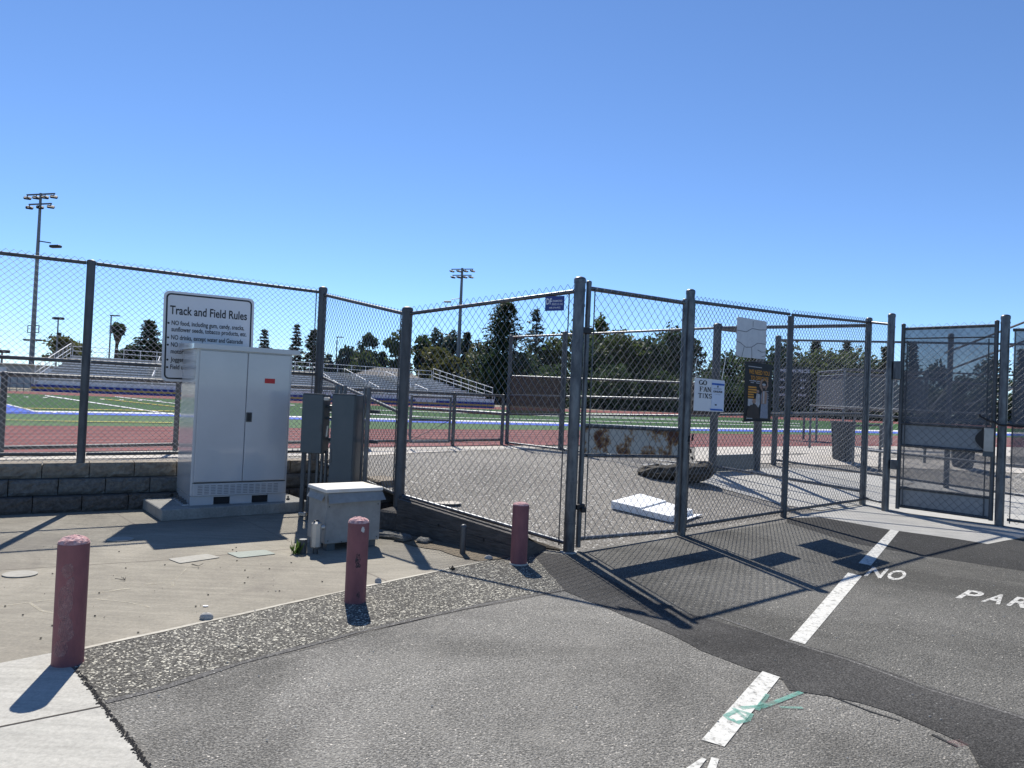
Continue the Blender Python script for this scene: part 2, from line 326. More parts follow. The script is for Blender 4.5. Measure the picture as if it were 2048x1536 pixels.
def thing(name, label, cat, loc, group=None):
    o = bpy.data.objects.new(name, None); COL.objects.link(o); o.location = loc; o['_o'] = tuple(loc); o.empty_display_size = .2
    o['label'] = label; o['category'] = cat
    if group: o['group'] = group
    return o
def tag(o, label, cat, group=None):
    o['label'] = label; o['category'] = cat
    if group: o['group'] = group
    return o
def struct(o): o['kind'] = 'structure'; return o
UP = Vector((0, 0, 1))
def textgeo(body, size, bold=0.0, spacing=1.0):
    cu = bpy.data.curves.new('t', 'FONT'); cu.body = body; cu.size = size; cu.offset = bold; cu.space_character = spacing; cu.resolution_u = 3
    ob = bpy.data.objects.new('t', cu); COL.objects.link(ob)
    dg = bpy.context.evaluated_depsgraph_get(); me = bpy.data.meshes.new_from_object(ob.evaluated_get(dg))
    vs = [tuple(v.co) for v in me.vertices]; fs = [tuple(p.vertices) for p in me.polygons]
    bpy.data.objects.remove(ob); bpy.data.meshes.remove(me); bpy.data.curves.remove(cu); return vs, fs
def puttext(mb, body, o, ux, uy, size=1.0, width=None, bold=0.0, height=None, off=Vector((0, 0, 0))):
    "text with its lower left corner at o; stretched to the given width along ux and cap height along uy"
    vs, fs = textgeo(body, 1.0, bold)
    xs = [v[0] for v in vs]; x0, x1 = min(xs), max(xs); cap = .73
    sx = (width/(x1-x0)) if width else size
    sy = (height/cap) if height else size
    mb.add([o+ux*((v[0]-x0)*sx)+uy*(v[1]*sy)+off for v in vs], fs); return mb

def chainlink(mb, a, b, a0, a1, b0, b1, w=.072, r=.0019, spike=.04, stretch=1.0):
    """woven wire between plan points a and b; a0,a1 / b0,b1 are bottom and top heights.
    One zig-zag wire per half diamond, three-sided."""
    L = (Vector((b.x, b.y))-Vector((a.x, a.y))).length; u = Vector((b.x-a.x, b.y-a.y, 0)).normalized(); nn = Vector((u.y, -u.x, 0))
    hw = w/2; nx = int(L/hw); hs_ = hw*stretch
    H0 = (a1-a0)+spike; nz = max(2, int(round(H0/hs_)))
    V = []; Fc = []
    for i in range(nx):
        k0 = len(V)
        for k in range(nz+1):
            odd = (k+i) % 2; s_ = (i+odd)*hw+random.uniform(-.0012, .0012)
            t = min(1, s_/L); lo = a0+(b0-a0)*t; hi = a1+(b1-a1)*t+spike
            z = lo+(hi-lo)*k/nz; off = nn*(.0025 if odd else -.0025)
            p = Vector((a.x, a.y, 0))+u*s_+off; p.z = z
            V += [(p.x+nn.x*r, p.y+nn.y*r, z), (p.x-nn.x*r*.5+u.x*r*.87, p.y-nn.y*r*.5+u.y*r*.87, z), (p.x-nn.x*r*.5-u.x*r*.87, p.y-nn.y*r*.5-u.y*r*.87, z)]
        for k in range(nz):
            q = k0+3*k
            for j in range(3): jj = (j+1) % 3; Fc.append((q+j, q+jj, q+3+jj, q+3+j))
    k = len(mb.v); mb.v += V; mb.f += [tuple(i+k for i in f) for f in Fc]
    return mb
def post(parent, base, ztop, r, name='post', mt='galv', bands=(), cap=True, z0=None):
    b = Vector(base); z0 = b.z if z0 is None else z0; m_ = MB()
    m_.tube((b.x, b.y, z0), (b.x, b.y, ztop-.03), r, n=18)
    o = m_.build(name, mt, parent, smooth=True)
    if cap:
        c = MB(); c.tube((b.x, b.y, ztop-.05), (b.x, b.y, ztop-.015), r*1.08, n=18).dome((b.x, b.y, ztop-.015), r*1.08, r*.55, n=18)
        c.build('post_cap', mt, o, smooth=True)
    if bands:
        for z in bands: MB().tube((b.x, b.y, z-.012), (b.x, b.y, z+.012), r*1.07, n=18).build('tension_band', mt, o, smooth=True)
    return o
def at(a, z): return Vector((a.x, a.y, z))

# ------------------------------------------------------------------ ground and setting
def sheet(name, pts, z, mt, jitter=0, sub=1):
    P = [G(*p, z) if len(p) == 2 else Vector(p) for p in pts]; out = []
    for i, a in enumerate(P):
        b = P[(i+1) % len(P)]; n = max(1, int((b-a).length/.12)) if jitter and (b-a).length < 12 else 1
        for k in range(n):
            q = a.lerp(b, k/n)
            if jitter and k: q += Vector((random.uniform(-1, 1)+1.5*math.sin(q.x*2.1+q.y), random.uniform(-1, 1)+1.2*math.sin(q.x*3.3+1), 0))*jitter
            out.append(q)
    return struct(MB().poly(out).build(name, mt))
def ribbon(mb, pts, w, z, jit=0):
    P = [G(*p, z) for p in pts]; Q = []
    for a, b in zip(P[:-1], P[1:]):
        n = max(1, int((b-a).length/.15)); Q += [a.lerp(b, k/n) for k in range(n)]
    Q.append(P[-1]); L = []; R = []
    for i, q in enumerate(Q):
        t = (Q[min(i+1, len(Q)-1)]-Q[max(i-1, 0)]).normalized(); nn = Vector((-t.y, t.x, 0))
        c = q+nn*random.uniform(-jit, jit); ww = w*random.uniform(1-.35*(jit > 0), 1+.35*(jit > 0))
        L.append(c+nn*ww/2); R.append(c-nn*ww/2)
    n = len(Q); mb.add(L+R, [(i, i+1, n+i+1, n+i) for i in range(n-1)]); return mb

struct(MB().poly([(-700, -200, -.004), (700, -200, -.004), (700, 1500, -.004), (-700, 1500, -.004)]).build('ground', M['groundfar']))
struct(MB().poly([(-60, -14, 0), (60, -14, 0), (60, 14, 0), (-60, 14, 0)]).build('asphalt_lot', M['asphalt']))
curbpx = [(163, 1297), (425, 1240), (690, 1181), (770, 1164), (930, 1130), (1085, 1098)]
sheet('concrete_yard', [(-700, 1460), (0, 1327), (108, 1304)]+curbpx+[(1040, 1080), (900, 1040), (700, 1000), (560, 960), (200, 960), (-800, 1000)], .0018, 'yard')
sheet('sidewalk', [(-500, 1420), (0, 1326), (110, 1304), (150, 1342), (203, 1412), (255, 1480), (300, 1545), (370, 1680), (380, 2200), (-2200, 2200)], .003, 'walk')
coarse = [(150, 1343)]+[(x, y+1) for x, y in curbpx]+[(1130, 1178), (930, 1215), (720, 1262), (480, 1325), (330, 1372), (212, 1403)]
sheet('coarse_asphalt_strip', coarse, .0018, 'coarse', jitter=.012)
m_ = MB(); ribbon(m_, [(1130, 1179), (930, 1216), (720, 1263), (480, 1326), (330, 1373), (212, 1404)], .04, .003, .005); struct(m_.build('asphalt_seam', 'seam'))
m_ = MB(); ribbon(m_, [(1130, 1180), (930, 1218), (720, 1265), (640, 1290), (560, 1310)], .006, .005, .004); struct(m_.build('asphalt_crack', 'joint'))
m_ = MB(); ribbon(m_, curbpx, .028, .0045, .003); struct(m_.build('concrete_edge', 'curb'))
seal = [(1060, 1106), (1130, 1182), (1250, 1232), (1345, 1270), (1400, 1300), (1500, 1338), (1560, 1352), (1578, 1380), (1720, 1405), (1850, 1452), (1935, 1490), (1960, 1536), (2100, 1640), (2300, 1640), (2300, 1530),
        (2048, 1432), (1850, 1372), (1700, 1316), (1580, 1284), (1360, 1222), (1250, 1176), (1120, 1108)]
sheet('asphalt_lot_east', [(1120, 1110), (1362, 1074), (1574, 1044), (1704, 1086), (1837, 1110), (2048, 1142), (2600, 1215), (3400, 1500), (3400, 1800), (2300, 1530), (2048, 1432), (1850, 1372), (1700, 1316), (1580, 1284), (1360, 1222), (1250, 1176)], .0012, 'asphalt2')
sheet('seal_coat_patch', seal, .0030, 'patch', jitter=.009)
m_ = MB(); ribbon(m_, [(1432, 1232), (1556, 1276), (1700, 1320), (1850, 1376), (2048, 1435), (2200, 1480)], .03, .0036, .008); struct(m_.build('seal_coat_rim', 'seam'))
m_ = MB(); ribbon(m_, [(1650, 1388), (1740, 1422), (1800, 1440)], .010, .0040, .012); ribbon(m_, [(1862, 1468), (1915, 1492)], .014, .0040, .012); ribbon(m_, [(1545, 1352), (1578, 1362), (1600, 1385), (1612, 1383)], .012, .0040, .006); ribbon(m_, [(1240, 1208), (1330, 1248), (1420, 1290)], .006, .0040, .006); struct(m_.build('seal_coat_crack', 'crack'))
sheet('new_asphalt_patch', [(1574, 1037), (1640, 1034), (1778, 1059), (1916, 1078), (1975, 1088), (2048, 1076), (2500, 1085), (2500, 1210), (2048, 1142), (1837, 1110), (1704, 1086), (1574, 1045)], .0018, 'newasph', jitter=.006)
sheet('gate_apron', [(1576, 1036), (1640, 1034), (1778, 1059), (1916, 1078), (1975, 1088), (2048, 1074), (2500, 1080), (2600, 1010), (2000, 1000), (1735, 985)], .003, 'slab')
m_ = MB(); ribbon(m_, [(-60, 1465), (0, 1453), (203, 1412)], .012, .005); struct(m_.build('sidewalk_joint', 'joint'))
m_ = MB()
for pts in ([(0, 1140), (330, 1120), (600, 1096)], [(235, 1028), (275, 1052)], [(480, 1035), (580, 1083)], [(730, 1143), (777, 1163)], [(-300, 1175), (0, 1140)]):
    ribbon(m_, pts, .010, .003)
struct(m_.build('yard_joint', 'jointtan'))
m_ = MB(); ribbon(m_, [(0, 1212), (110, 1199), (165, 1195)], .02, .004, .01); ribbon(m_, [(175, 1190), (240, 1178), (265, 1176)], .02, .004, .01)
ribbon(m_, [(180, 1196), (255, 1205), (300, 1214)], .015, .004, .01); ribbon(m_, [(290, 1169), (328, 1164)], .05, .004, .01); ribbon(m_, [(345, 1164), (345, 1173)], .02, .004)
ribbon(m_, [(60, 1205), (80, 1222), (110, 1226)], .02, .004, .01); ribbon(m_, [(350, 1160), (380, 1130)], .01, .004)
struct(m_.build('chalk_scrawl', 'chalk'))
# damp dirt along the curved walk edge
m_ = MB(); 
for i in range(520):
    t = random.random(); k = t*4; seq = [(150, 1342), (203, 1412), (255, 1480), (300, 1545), (330, 1600)]
    a = Vector(seq[int(k)]); b = Vector(seq[min(int(k)+1, 4)]); q = a.lerp(b, k-int(k)); p = G(q.x+random.gauss(4, 4), q.y, .004); s_ = random.uniform(.003, .008)
    m_.add([p+Vector((s_, 0, 0)), p+Vector((0, s_, 0)), p+Vector((-s_, 0, .0)), p+Vector((0, -s_, .0)), p+Vector((0, 0, s_*.8))], [(0, 1, 4), (1, 2, 4), (2, 3, 4), (3, 0, 4)])
o = m_.build('edge_debris', 'joint'); o['kind'] = 'stuff'; o['label'] = 'dark crumbs of soil along the curved pavement edge'
sheet('dirt_strip', [(798, 1066), (1017, 1114), (1000, 1117), (960, 1122), (930, 1116), (880, 1100), (830, 1092), (796, 1080)], .008, 'dirt', jitter=.01)
# stripes
m_ = MB()
for q in ([(1403, 1479), (1449, 1493), (1560, 1354), (1525, 1342)], [(1579, 1279), (1610, 1288), (1724, 1152), (1696, 1145)], [(1717, 1126), (1742, 1131), (1798, 1062), (1781, 1059)],
          [(1366, 1540), (1404, 1515), (1413, 1518), (1392, 1545)], [(1414, 1538), (1423, 1514), (1438, 1518), (1430, 1545)]):
    m_.poly([G(*p, .004) for p in q])
struct(m_.build('parking_stripe', 'paint'))
def stencil(body, o, rx, up, gap=.16):
    m_ = MB(); x = Vector(o)
    for ch in body:
        t = MB(); puttext(t, ch, Vector((0, 0, 0)), Vector((1, 0, 0)), Vector((0, 1, 0)), width=1.0, height=1.0, bold=.022)
        sc_, o_s = (.24, .3) if ch == 'I' else (1-gap, 0)
        if t.v: m_.add([x+rx*(o_s+v[0]*sc_)+up*v[1] for v in t.v], t.f)
        x = x+rx
    return m_
b0 = G(1728, 1151, .004); e0 = G(1808, 1162, .004); t0 = G(1746, 1133, .004)
stencil('NO', b0, (e0-b0)*.52, t0-b0).build('painted_word_no', 'paintworn')['kind'] = 'structure'
b0 = G(1911, 1195, .004); e0 = G(2012, 1210, .004); t0 = G(1938, 1179, .004)
stencil('PARKING', b0, (e0-b0)*.50, t0-b0, .22).build('painted_word_parking', 'paintworn')['kind'] = 'structure'
m_ = MB()
for pts in ([(1460, 1440), (1452, 1432), (1475, 1420), (1500, 1428), (1495, 1440), (1475, 1445), (1462, 1438)], [(1465, 1415), (1495, 1440)], [(1520, 1415), (1560, 1400), (1603, 1384)], [(1535, 1388), (1515, 1420)], [(1560, 1414), (1605, 1415)], [(1480, 1416), (1540, 1410)]):
    ribbon(m_, pts, .03, .0055, .003)
struct(m_.build('green_survey_mark', 'cyan'))
m_ = MB(); ribbon(m_, [(1903, 1488), (1932, 1486)], .06, .0055, .01); struct(m_.build('pink_survey_mark', 'pink'))
# raised ground behind the fences
near = [PA+(PA-P630)*4.0, PA, P630, P815, PG, P2, P3, P4, P5, P6, P6+(P6-P5)*5]
def farpt(p): return Vector((p.x*2.4+1.5*(p.y-6), 26+p.x*.12, 0))
NN = []
for a, b in zip(near[:-1], near[1:]):
    n = max(2, int((b-a).length/.3)); NN += [a.lerp(b, k/n) for k in range(n)]
NN.append(near[-1]); rows = 26; V = []; Fc = []
FARP = [Vector((-60+ 130*i/(len(NN)-1), 26, 0)) for i in range(len(NN))]
for j in range(rows+1):
    t = (j/rows)**1.4
    for i, a in enumerate(NN):
        q = a.lerp(FARP[i], t); q.z = hgt(q.x, q.y)-.001*(j == 0)
        if i < len(NN)*.0: pass
        V.append(q)
n = len(NN)
for j in range(rows):
    for i in range(n-1): Fc.append((j*n+i, j*n+i+1, (j+1)*n+i+1, (j+1)*n+i))
# corner past the right gate stays level with the lot
struct(MB().add(V, Fc).build('inner_pavement', 'inner', smooth=True, sharp=80))
struct(MB().poly([(-700, 25.9, ZF-.003), (700, 25.9, ZF-.003), (700, 1500, ZF-.003), (-700, 1500, ZF-.003)]).build('far_ground', M['groundfar']))
def strip(mb, nearp, farp, z=None, off=.004, n=6, rows=3):
    def res(L):
        o_ = []
        for a, b in zip(L[:-1], L[1:]): o_ += [(a[0]+(b[0]-a[0])*k/n, a[1]+(b[1]-a[1])*k/n) for k in range(n)]
        o_.append(L[-1]); return o_
    A, B = res(nearp), res(farp); c = len(A); V = []
    for j in range(rows+1):
        t = j/rows
        for p, q in zip(A, B):
            x, y = p[0]+(q[0]-p[0])*t, p[1]+(q[1]-p[1])*t
            V.append(G(x, y, z) if z is not None else Gh(x, y, off))
    mb.add(V, [(j*c+i, j*c+i+1, (j+1)*c+i+1, (j+1)*c+i) for j in range(rows) for i in range(c-1)]); return mb
XS = [-500, 0, 350, 738, 1122, 1385, 1700, 2100, 2700]
Ytn = [912, 905, 899, 893, 889, 893, 891, 894, 905]       # near edge of the track
Yin = [847, 851, 853, 858, 860, 867, 870, 876, 890]       # inner edge of the track
Ybl = [820, 826, 832, 842, 851, 861, 865, 872, 886]       # lower edge of the blue line
Yfar = [762, 786, 798, 811, 823, 832, 844, 860, 882]      # far edge of the turf
zt = ZF+.012
L = lambda Y, d=0: list(zip(XS, [y+d for y in Y]))
struct(strip(MB(), L(Ytn), L(Yin), zt).build('running_track', 'track'))
struct(strip(MB(), L(Ytn, .5), L(Ytn, -4), zt+.006).build('track_edge', 'track2'))
struct(strip(MB(), L(Yin), L(Ybl), zt).build('turf_apron', 'turf2'))
struct(strip(MB(), L(Ybl), L(Yfar), zt).build('football_turf', 'turf'))
struct(strip(MB(), L(Ybl, .5), L(Ybl, -3.5), zt+.008).build('blue_sideline', 'blueturf'))
struct(strip(MB(), L(Ybl, -3.5), L(Ybl, -6), zt+.014).build('white_sideline', 'fieldwhite'))
struct(strip(MB(), L(Yfar), L(Yfar, -5), zt).build('far_track', 'track'))
struct(strip(MB(), [(0, 825), (70, 824)], [(0, 806), (1, 806)], zt+.02, n=2).build('blue_end_zone', 'blueturf'))
m_ = MB()
for k in range(1, 8):
    Y = [a+(b-a)*k/8 for a, b in zip(Ytn, Yin)]; strip(m_, L(Y, .18), L(Y, -.18), zt+.006, rows=1)
struct(m_.build('track_lane_lines', 'lanewhite'))
m_ = MB()
def fl(a, b, w): m_.add([G(a[0], a[1]+w/2, zt+.02), G(b[0], b[1]+w/2, zt+.02), G(b[0], b[1]-w/2, zt+.02), G(a[0], a[1]-w/2, zt+.02)], [(0, 1, 2, 3)])
fl((0, 805), (78, 824), 1.6); fl((90, 791), (350, 829), 1.6)
for x in range(10, 700, 38): fl((x, 792+x*.031), (x+9, 792.3+x*.031), .9)
fl((230, 793), (360, 808), .9); fl((600, 815), (1500, 845), .6); fl((820, 833), (1600, 852), .6); fl((620, 823), (700, 826), 1.2); fl((740, 828), (840, 833), 1.4); fl((1010, 826), (1600, 847), .5)
for x in (105, 160, 215, 262, 315): fl((x, 824.5), (x+7, 824.7), 1.4)
struct(m_.build('field_yard_lines', 'fieldwhite'))
m_ = MB(); fl((0, 815), (350, 822), 1.0); fl((200, 797), (350, 813), 1.0); fl((130, 842), (345, 845), 1.2); fl((0, 839), (130, 842), .8)
struct(m_.build('field_yellow_lines', 'fieldyellow'))
m_ = MB(); strip(m_, [(-400, 930), (0, 921), (350, 916), (630, 912), (738, 912), (900, 903), (1000, 900), (1090, 897)], [(-400, 912), (0, 905), (350, 899), (630, 895), (738, 893), (900, 890.5), (1000, 889), (1090, 889)], off=.008)
struct(m_.build('trackside_concrete', 'band'))
m_ = MB(); strip(m_, [(1390, 923), (1700, 932), (2100, 950), (2400, 970)], [(1390, 893), (1700, 891), (2100, 894), (2400, 900)], off=.012); struct(m_.build('trackside_concrete_east', 'band'))
m_ = MB(); strip(m_, [(1280, 930), (1400, 966), (1560, 1010), (1640, 1022), (1720, 1010)], [(1390, 926), (1430, 938), (1600, 938), (1700, 946), (1760, 952)], off=.010, rows=8); struct(m_.build('walkway_slab', 'slab'))
m_ = MB(); strip(m_, [(1724, 1010), (1770, 1022), (2000, 1053), (2300, 1100)], [(1740, 950), (1790, 958), (2010, 985), (2300, 1010)], off=.012, rows=8); struct(m_.build('walkway_slab_east', 'slab'))

# ------------------------------------------------------------------ block retaining wall
uA = (P630-PA).normalized(); nA = Vector((uA.y, -uA.x, 0))
wall = thing('retaining_wall', 'low retaining wall of rough split-face concrete blocks under the long fence', 'retaining wall', (-4.2, 8.2, 0))
def blockrow(o_, u_, n_, L0, L1, z0, z1, bl, ph, dep, mt, name):
    mm = MB(); x = L0-ph
    while x < L1:
        a, b = max(x, L0)+.004, min(x+bl, L1)-.004
        if b-a > .05:
            NX, NZ = 9, 5; V = []; f = []
            for j in range(NZ+1):
                for i in range(NX+1):
                    s_ = a+(b-a)*i/NX; z = z0+.004+(z1-z0-.006)*j/NZ
                    e = 0 if (0 < i < NX and 0 < j < NZ) else .02
                    V.append(o_+u_*s_+n_*(random.uniform(-.009, .009)+.01-e)+UP*z)
            for j in range(NZ):
                for i in range(NX): q = j*(NX+1)+i; f.append((q, q+1, q+NX+2, q+NX+1))
            k = len(V); V += [v-n_*dep for v in (V[0], V[NX], V[NZ*(NX+1)], V[NZ*(NX+1)+NX])]
            f += [(0, k, k+2, NZ*(NX+1)), (NX, (NZ+1)*(NX+1)-1, k+3, k+1)]
            row = [NZ*(NX+1)+i for i in range(NX+1)]; f.append(tuple(row+[k+3, k+2]))
            mm.add(V, f)
        x += bl
    return mm.build(name, mt, wall)
wf = PA+nA*.33
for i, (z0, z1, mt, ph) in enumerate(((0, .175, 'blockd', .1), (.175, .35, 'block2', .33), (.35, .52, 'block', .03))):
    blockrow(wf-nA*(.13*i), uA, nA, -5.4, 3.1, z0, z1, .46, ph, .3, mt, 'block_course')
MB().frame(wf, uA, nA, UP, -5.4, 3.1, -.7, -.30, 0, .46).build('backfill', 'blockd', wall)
# stepped return towards the timber wall
uR = (P815-P630).normalized(); nR = Vector((uR.y, -uR.x, 0))
if nR.dot(Vector((0, -1, 0))) < 0: nR = -nR
wq = P630-nR*.02
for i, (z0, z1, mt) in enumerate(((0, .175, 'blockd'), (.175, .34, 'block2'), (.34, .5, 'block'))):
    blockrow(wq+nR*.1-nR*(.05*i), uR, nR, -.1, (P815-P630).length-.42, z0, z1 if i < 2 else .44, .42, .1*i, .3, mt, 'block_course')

# ------------------------------------------------------------------ timber retaining wall under fence B
tw = thing('timber_retaining_wall', 'weathered timber board wall holding the pavement edge beneath the fence', 'retaining wall', G(925, 1090))
a = G(798, 1066); bm = G(1042, 1120); be = G(1092, 1099); zl = topz(a, 806, 999); zm_ = topz(bm, 1046, 1075)
uT = (bm-a).normalized(); nT = Vector((uT.y, -uT.x, 0)); LT = (bm-a).length; dT = .05
top = lambda t: zl+(zm_-zl)*t
def board(t0, t1, zf0, zf1, d0, d1):
    P = lambda t, z: a+uT*(LT*t)-nT*d0+UP*z
    MB().prism([P(t0, zf0(t0)), P(t1, zf0(t1)), P(t1, zf1(t1)), P(t0, zf1(t0))], -nT*(d1-d0)).build('board', 'wood', tw)
board(-.03, 1, lambda t: -.05, lambda t: top(t)*.5, 0, .05)
board(-.03, 1, lambda t: top(t)*.5+.004, lambda t: top(t)-.004, .004, .05)
board(-.03, 1, lambda t: -.05, lambda t: top(t)+.008, .065, .10)
u2 = (be-bm).normalized(); n2 = Vector((u2.y, -u2.x, 0))
MB().prism([bm+u2*.01-UP*.02, be-UP*.02, be+UP*.03, bm+u2*.01+UP*zm_], -n2*.05).build('board', 'wood', tw)
for t, hz in ((.35, .55), (.72, .45)):
    c = a+uT*(LT*t)+nT*.001+UP*(top(t)*hz); MB().prism([c+uT*(.012*math.cos(k))+UP*(.016*math.sin(k)) for k in range(6)], nT*.003).build('knot', 'crack', tw)
c1 = at(P815, .33); c2 = at(PG, .01)
MB().add([a-nT*.1+UP*(zl-.015), bm-nT*.1+UP*(zm_-.01), be-n2*.05+UP*.02, c2, at(PG.lerp(P815, .35), .12), c1], [(0, 1, 4, 5), (1, 2, 3, 4)]).build('soil_fill', 'dirt', tw)
MB().poly([a-nT*.1, a-nT*.1+UP*(zl-.02), c1, at(P815, 0)]).build('end_board', 'wood', tw)
def stub(px, yb, yt, lab):
    p = G(px, yb); zt_ = topz(p, px+2, yt); o_ = thing('stub_post', lab, 'post', p, 'steel stub posts bracing the timber wall')
    MB().tube(p, p+UP*(zt_-.03), .028, n=14).dome(p+UP*(zt_-.03), .03, .025).build('stub_pipe', 'galv_dark', o_, smooth=True)
stub(925, 1108, 1047, 'short domed steel stub post standing midway along the timber wall')
stub(806, 1066, 1003, 'short domed steel stub post at the left end of the timber wall')

def lump(mb, c, rx, ry, rz, n=10, m=6, j=.18):
    V = []; c = Vector(c)
    for i in range(m+1):
        ph = -math.pi/2+math.pi*i/m
        for k in range(n):
            th = 2*math.pi*k/n; s_ = 1+random.uniform(-j, j)
            V.append(c+Vector((math.cos(th)*math.cos(ph)*rx*s_, math.sin(th)*math.cos(ph)*ry*s_, math.sin(ph)*rz*s_)))
    f = [(i*n+k, i*n+(k+1) % n, (i+1)*n+(k+1) % n, (i+1)*n+k) for i in range(m) for k in range(n)]
    mb.add(V, f); return mb
def brokenblock(p, w, d, h, rz, lab, mt='block2'):
    ux = Vector((math.cos(rz), math.sin(rz), 0)); uy = Vector((-ux.y, ux.x, 0)); mm = MB(); mm.frame(p, ux, uy, UP, -w/2, w/2, -d/2, d/2, 0, h, bev=.02)
    mm.v = [(v[0]+random.uniform(-.008, .008), v[1]+random.uniform(-.008, .008), v[2]+(random.uniform(-.008, .008) if v[2] > .01 else 0)) for v in mm.v]
    tag(mm.build('loose_block', mt, loc=p), lab, 'block')
brokenblock(G(790, 1062, 0)+Vector((0, .12, 0)), .34, .26, .21, -.5, 'upright brown concrete block between the vent box and the corner fence post', 'blockd')
brokenblock(G(775, 1076, 0), .30, .14, .05, -.3, 'thin flat block lying behind the vent box')
brokenblock(G(806, 1082, 0), .17, .14, .06, -.6, 'small loose block lying below the left stub post')
brokenblock(G(848, 1086, 0), .14, .12, .05, -.5, 'small loose block resting against the timber wall foot')

# ------------------------------------------------------------------ chain-link fences
def frame_panel(par, a, b, a0, a1, b0, b1, rails, w=.072, r=.0019, spike=.04, rr=.021, mt='galv', stretch=1.0, inset=.05, tbars=(), name='wire_mesh'):
    u = (at(b, 0)-at(a, 0)).normalized(); A = at(a, 0)+u*inset; B = at(b, 0)-u*inset
    mm = chainlink(MB(), A, B, a0, a1, b0, b1, w, r, spike, stretch); mm.build(name, 'wire', par)
    nn = Vector((u.y, -u.x, 0))
    for (nm, za, zb) in rails:
        MB().tube(at(A, za)-nn*.03*0, at(B, zb), rr, n=12).build(nm, mt, par, smooth=True)
    for t in tbars:
        q = A.lerp(B, t); lo = a0+(b0-a0)*t; hi = a1+(b1-a1)*t
        MB().tube(at(q, lo), at(q, hi), .007, n=6).build('tension_bar', mt, par)
ztA = topz(PA, 160, 518); zbA = topz(PA, 145, 918)
fa = thing('chain_link_fence', 'long chain-link fence standing on the block wall left of the white cabinet', 'fence', PA)
PAm = PA-(P630-PA)
zt6 = topz(P630, 632, 574)
post(fa, at(PA, .50), ztA, .045, mt='galv_dark')
post(fa, at(P630, .05), zt6, .055, mt='galv_dark', bands=(zt6-.45, zt6-.9, zt6-1.4, zt6-1.9))
rzA = topz(PA, 160, 524); rz6 = topz(P630, 622, 583); dz = rzA*2-rz6
midA = topz(PA, 152, 722); botA = topz(PA, 146, 908)
frame_panel(fa, PAm, PA, .53, rzA-.02, .53, rzA, [('top_rail', rzA-.02, rzA), ('middle_rail', midA, midA), ('bottom_rail', botA, botA)], mt='galv_dark', r=.0033, stretch=.95, spike=.06)
frame_panel(fa, PAm-(PA-PAm), PAm, .53, rzA-.02, .53, rzA-.02, [('top_rail', rzA-.02, rzA-.02), ('middle_rail', midA, midA), ('bottom_rail', botA, botA)], mt='galv_dark', r=.0033, stretch=.95, spike=.06)
post(fa, at(PAm, .50), ztA, .045, mt='galv_dark')
frame_panel(fa, PA, P630, .53, rzA, .53, rz6, [('top_rail', rzA, rz6), ('middle_rail', midA, midA), ('bottom_rail', botA, botA+.02)], mt='galv_dark', r=.0033, stretch=.95, spike=.06, tbars=(.985,))
# A2 stepping down to the corner
zt8 = topz(P815, 816, 616); rz8 = topz(P815, 812, 627); zb8 = topz(P815, 797, 990)
f2 = thing('chain_link_fence', 'short braced chain-link panel behind the grey electrical boxes', 'fence', at(P815, 0))
post(f2, at(P815, 0), zt8, .06, mt='galv_dark', bands=(zt8-.2, zt8-.55, zt8-.9, zt8-1.3, zt8-1.8))
rz6b = topz(P630, 640, 590)
frame_panel(f2, P630, P815, .50, rz6b, zb8-.02, rz8, [('top_rail', rz6b, rz8), ('bottom_rail', .52, zb8)], mt='galv_dark', w=.072, r=.0028, stretch=1.25, tbars=(.96,))
ba = hitp(634, 750, P630, P815, -.03); bb = hitp(800, 825, P630, P815, -.03)
MB().tube(ba, bb, .02, n=10).build('brace_rail', 'galv', f2, smooth=True)
# B along the timber wall
fb = thing('chain_link_fence', 'chain-link fence with wavy top edge running above the timber wall to the tall gate post', 'fence', at(P815.lerp(PG, .5), .15))
ztG = topz(PG, 1157, 556); rzG = topz(PG, 1146, 582)
frame_panel(fb, P815, PG, zb8-.02, rz8, .05, rzG, [('top_rail', rz8, rzG), ('bottom_rail', zb8, .09)], mt='galv', w=.08, r=.003, stretch=1.2, tbars=(.97,), spike=.08)
gp = post(fb, PG, ztG, .056, mt='galv', bands=(ztG-.12, ztG-.27, ztG-.62, ztG-.9, ztG-1.55, ztG-2.0, ztG-2.4))
MB().tube(at(PG, .0), at(PG, .012), .085, n=9).build('footing', 'slab', gp)
# plate on B
q = [hitp(x, y, P815, PG, .03) for x, y in ((1090, 622), (1128, 617), (1127, 588), (1091, 593))]
ux = (q[1]-q[0]); ux.z = 0; wd = ux.length; ux.normalize(); hh = (q[3]-q[0]).z; nB = Vector((ux.y, -ux.x, 0)); o_ = q[0]
np_ = thing('fence_company_plate', 'small navy blue plate with white lettering high on the fence beside the tall gate post', 'sign', o_)
MB().frame(o_, ux, nB, UP, 0, wd, -.002, .002, 0, hh).build('plate', 'navysign', np_)
mm = MB(); of = nB*.004
puttext(mm, 'DF', o_+ux*.012+UP*(hh*.45), ux, UP, width=wd*.30, height=hh*.42, off=of, bold=.03)
puttext(mm, 'DIAMOND', o_+ux*(wd*.40)+UP*(hh*.60), ux, UP, width=wd*.5, height=hh*.14, off=of, bold=.02)
puttext(mm, 'FENCE CO, INC', o_+ux*(wd*.36)+UP*(hh*.38), ux, UP, width=wd*.58, height=hh*.14, off=of, bold=.02)
puttext(mm, '408-374-4922', o_+ux*(wd*.22)+UP*(hh*.15), ux, UP, width=wd*.6, height=hh*.12, off=of, bold=.02)
mm.build('lettering', 'signtext', np_)
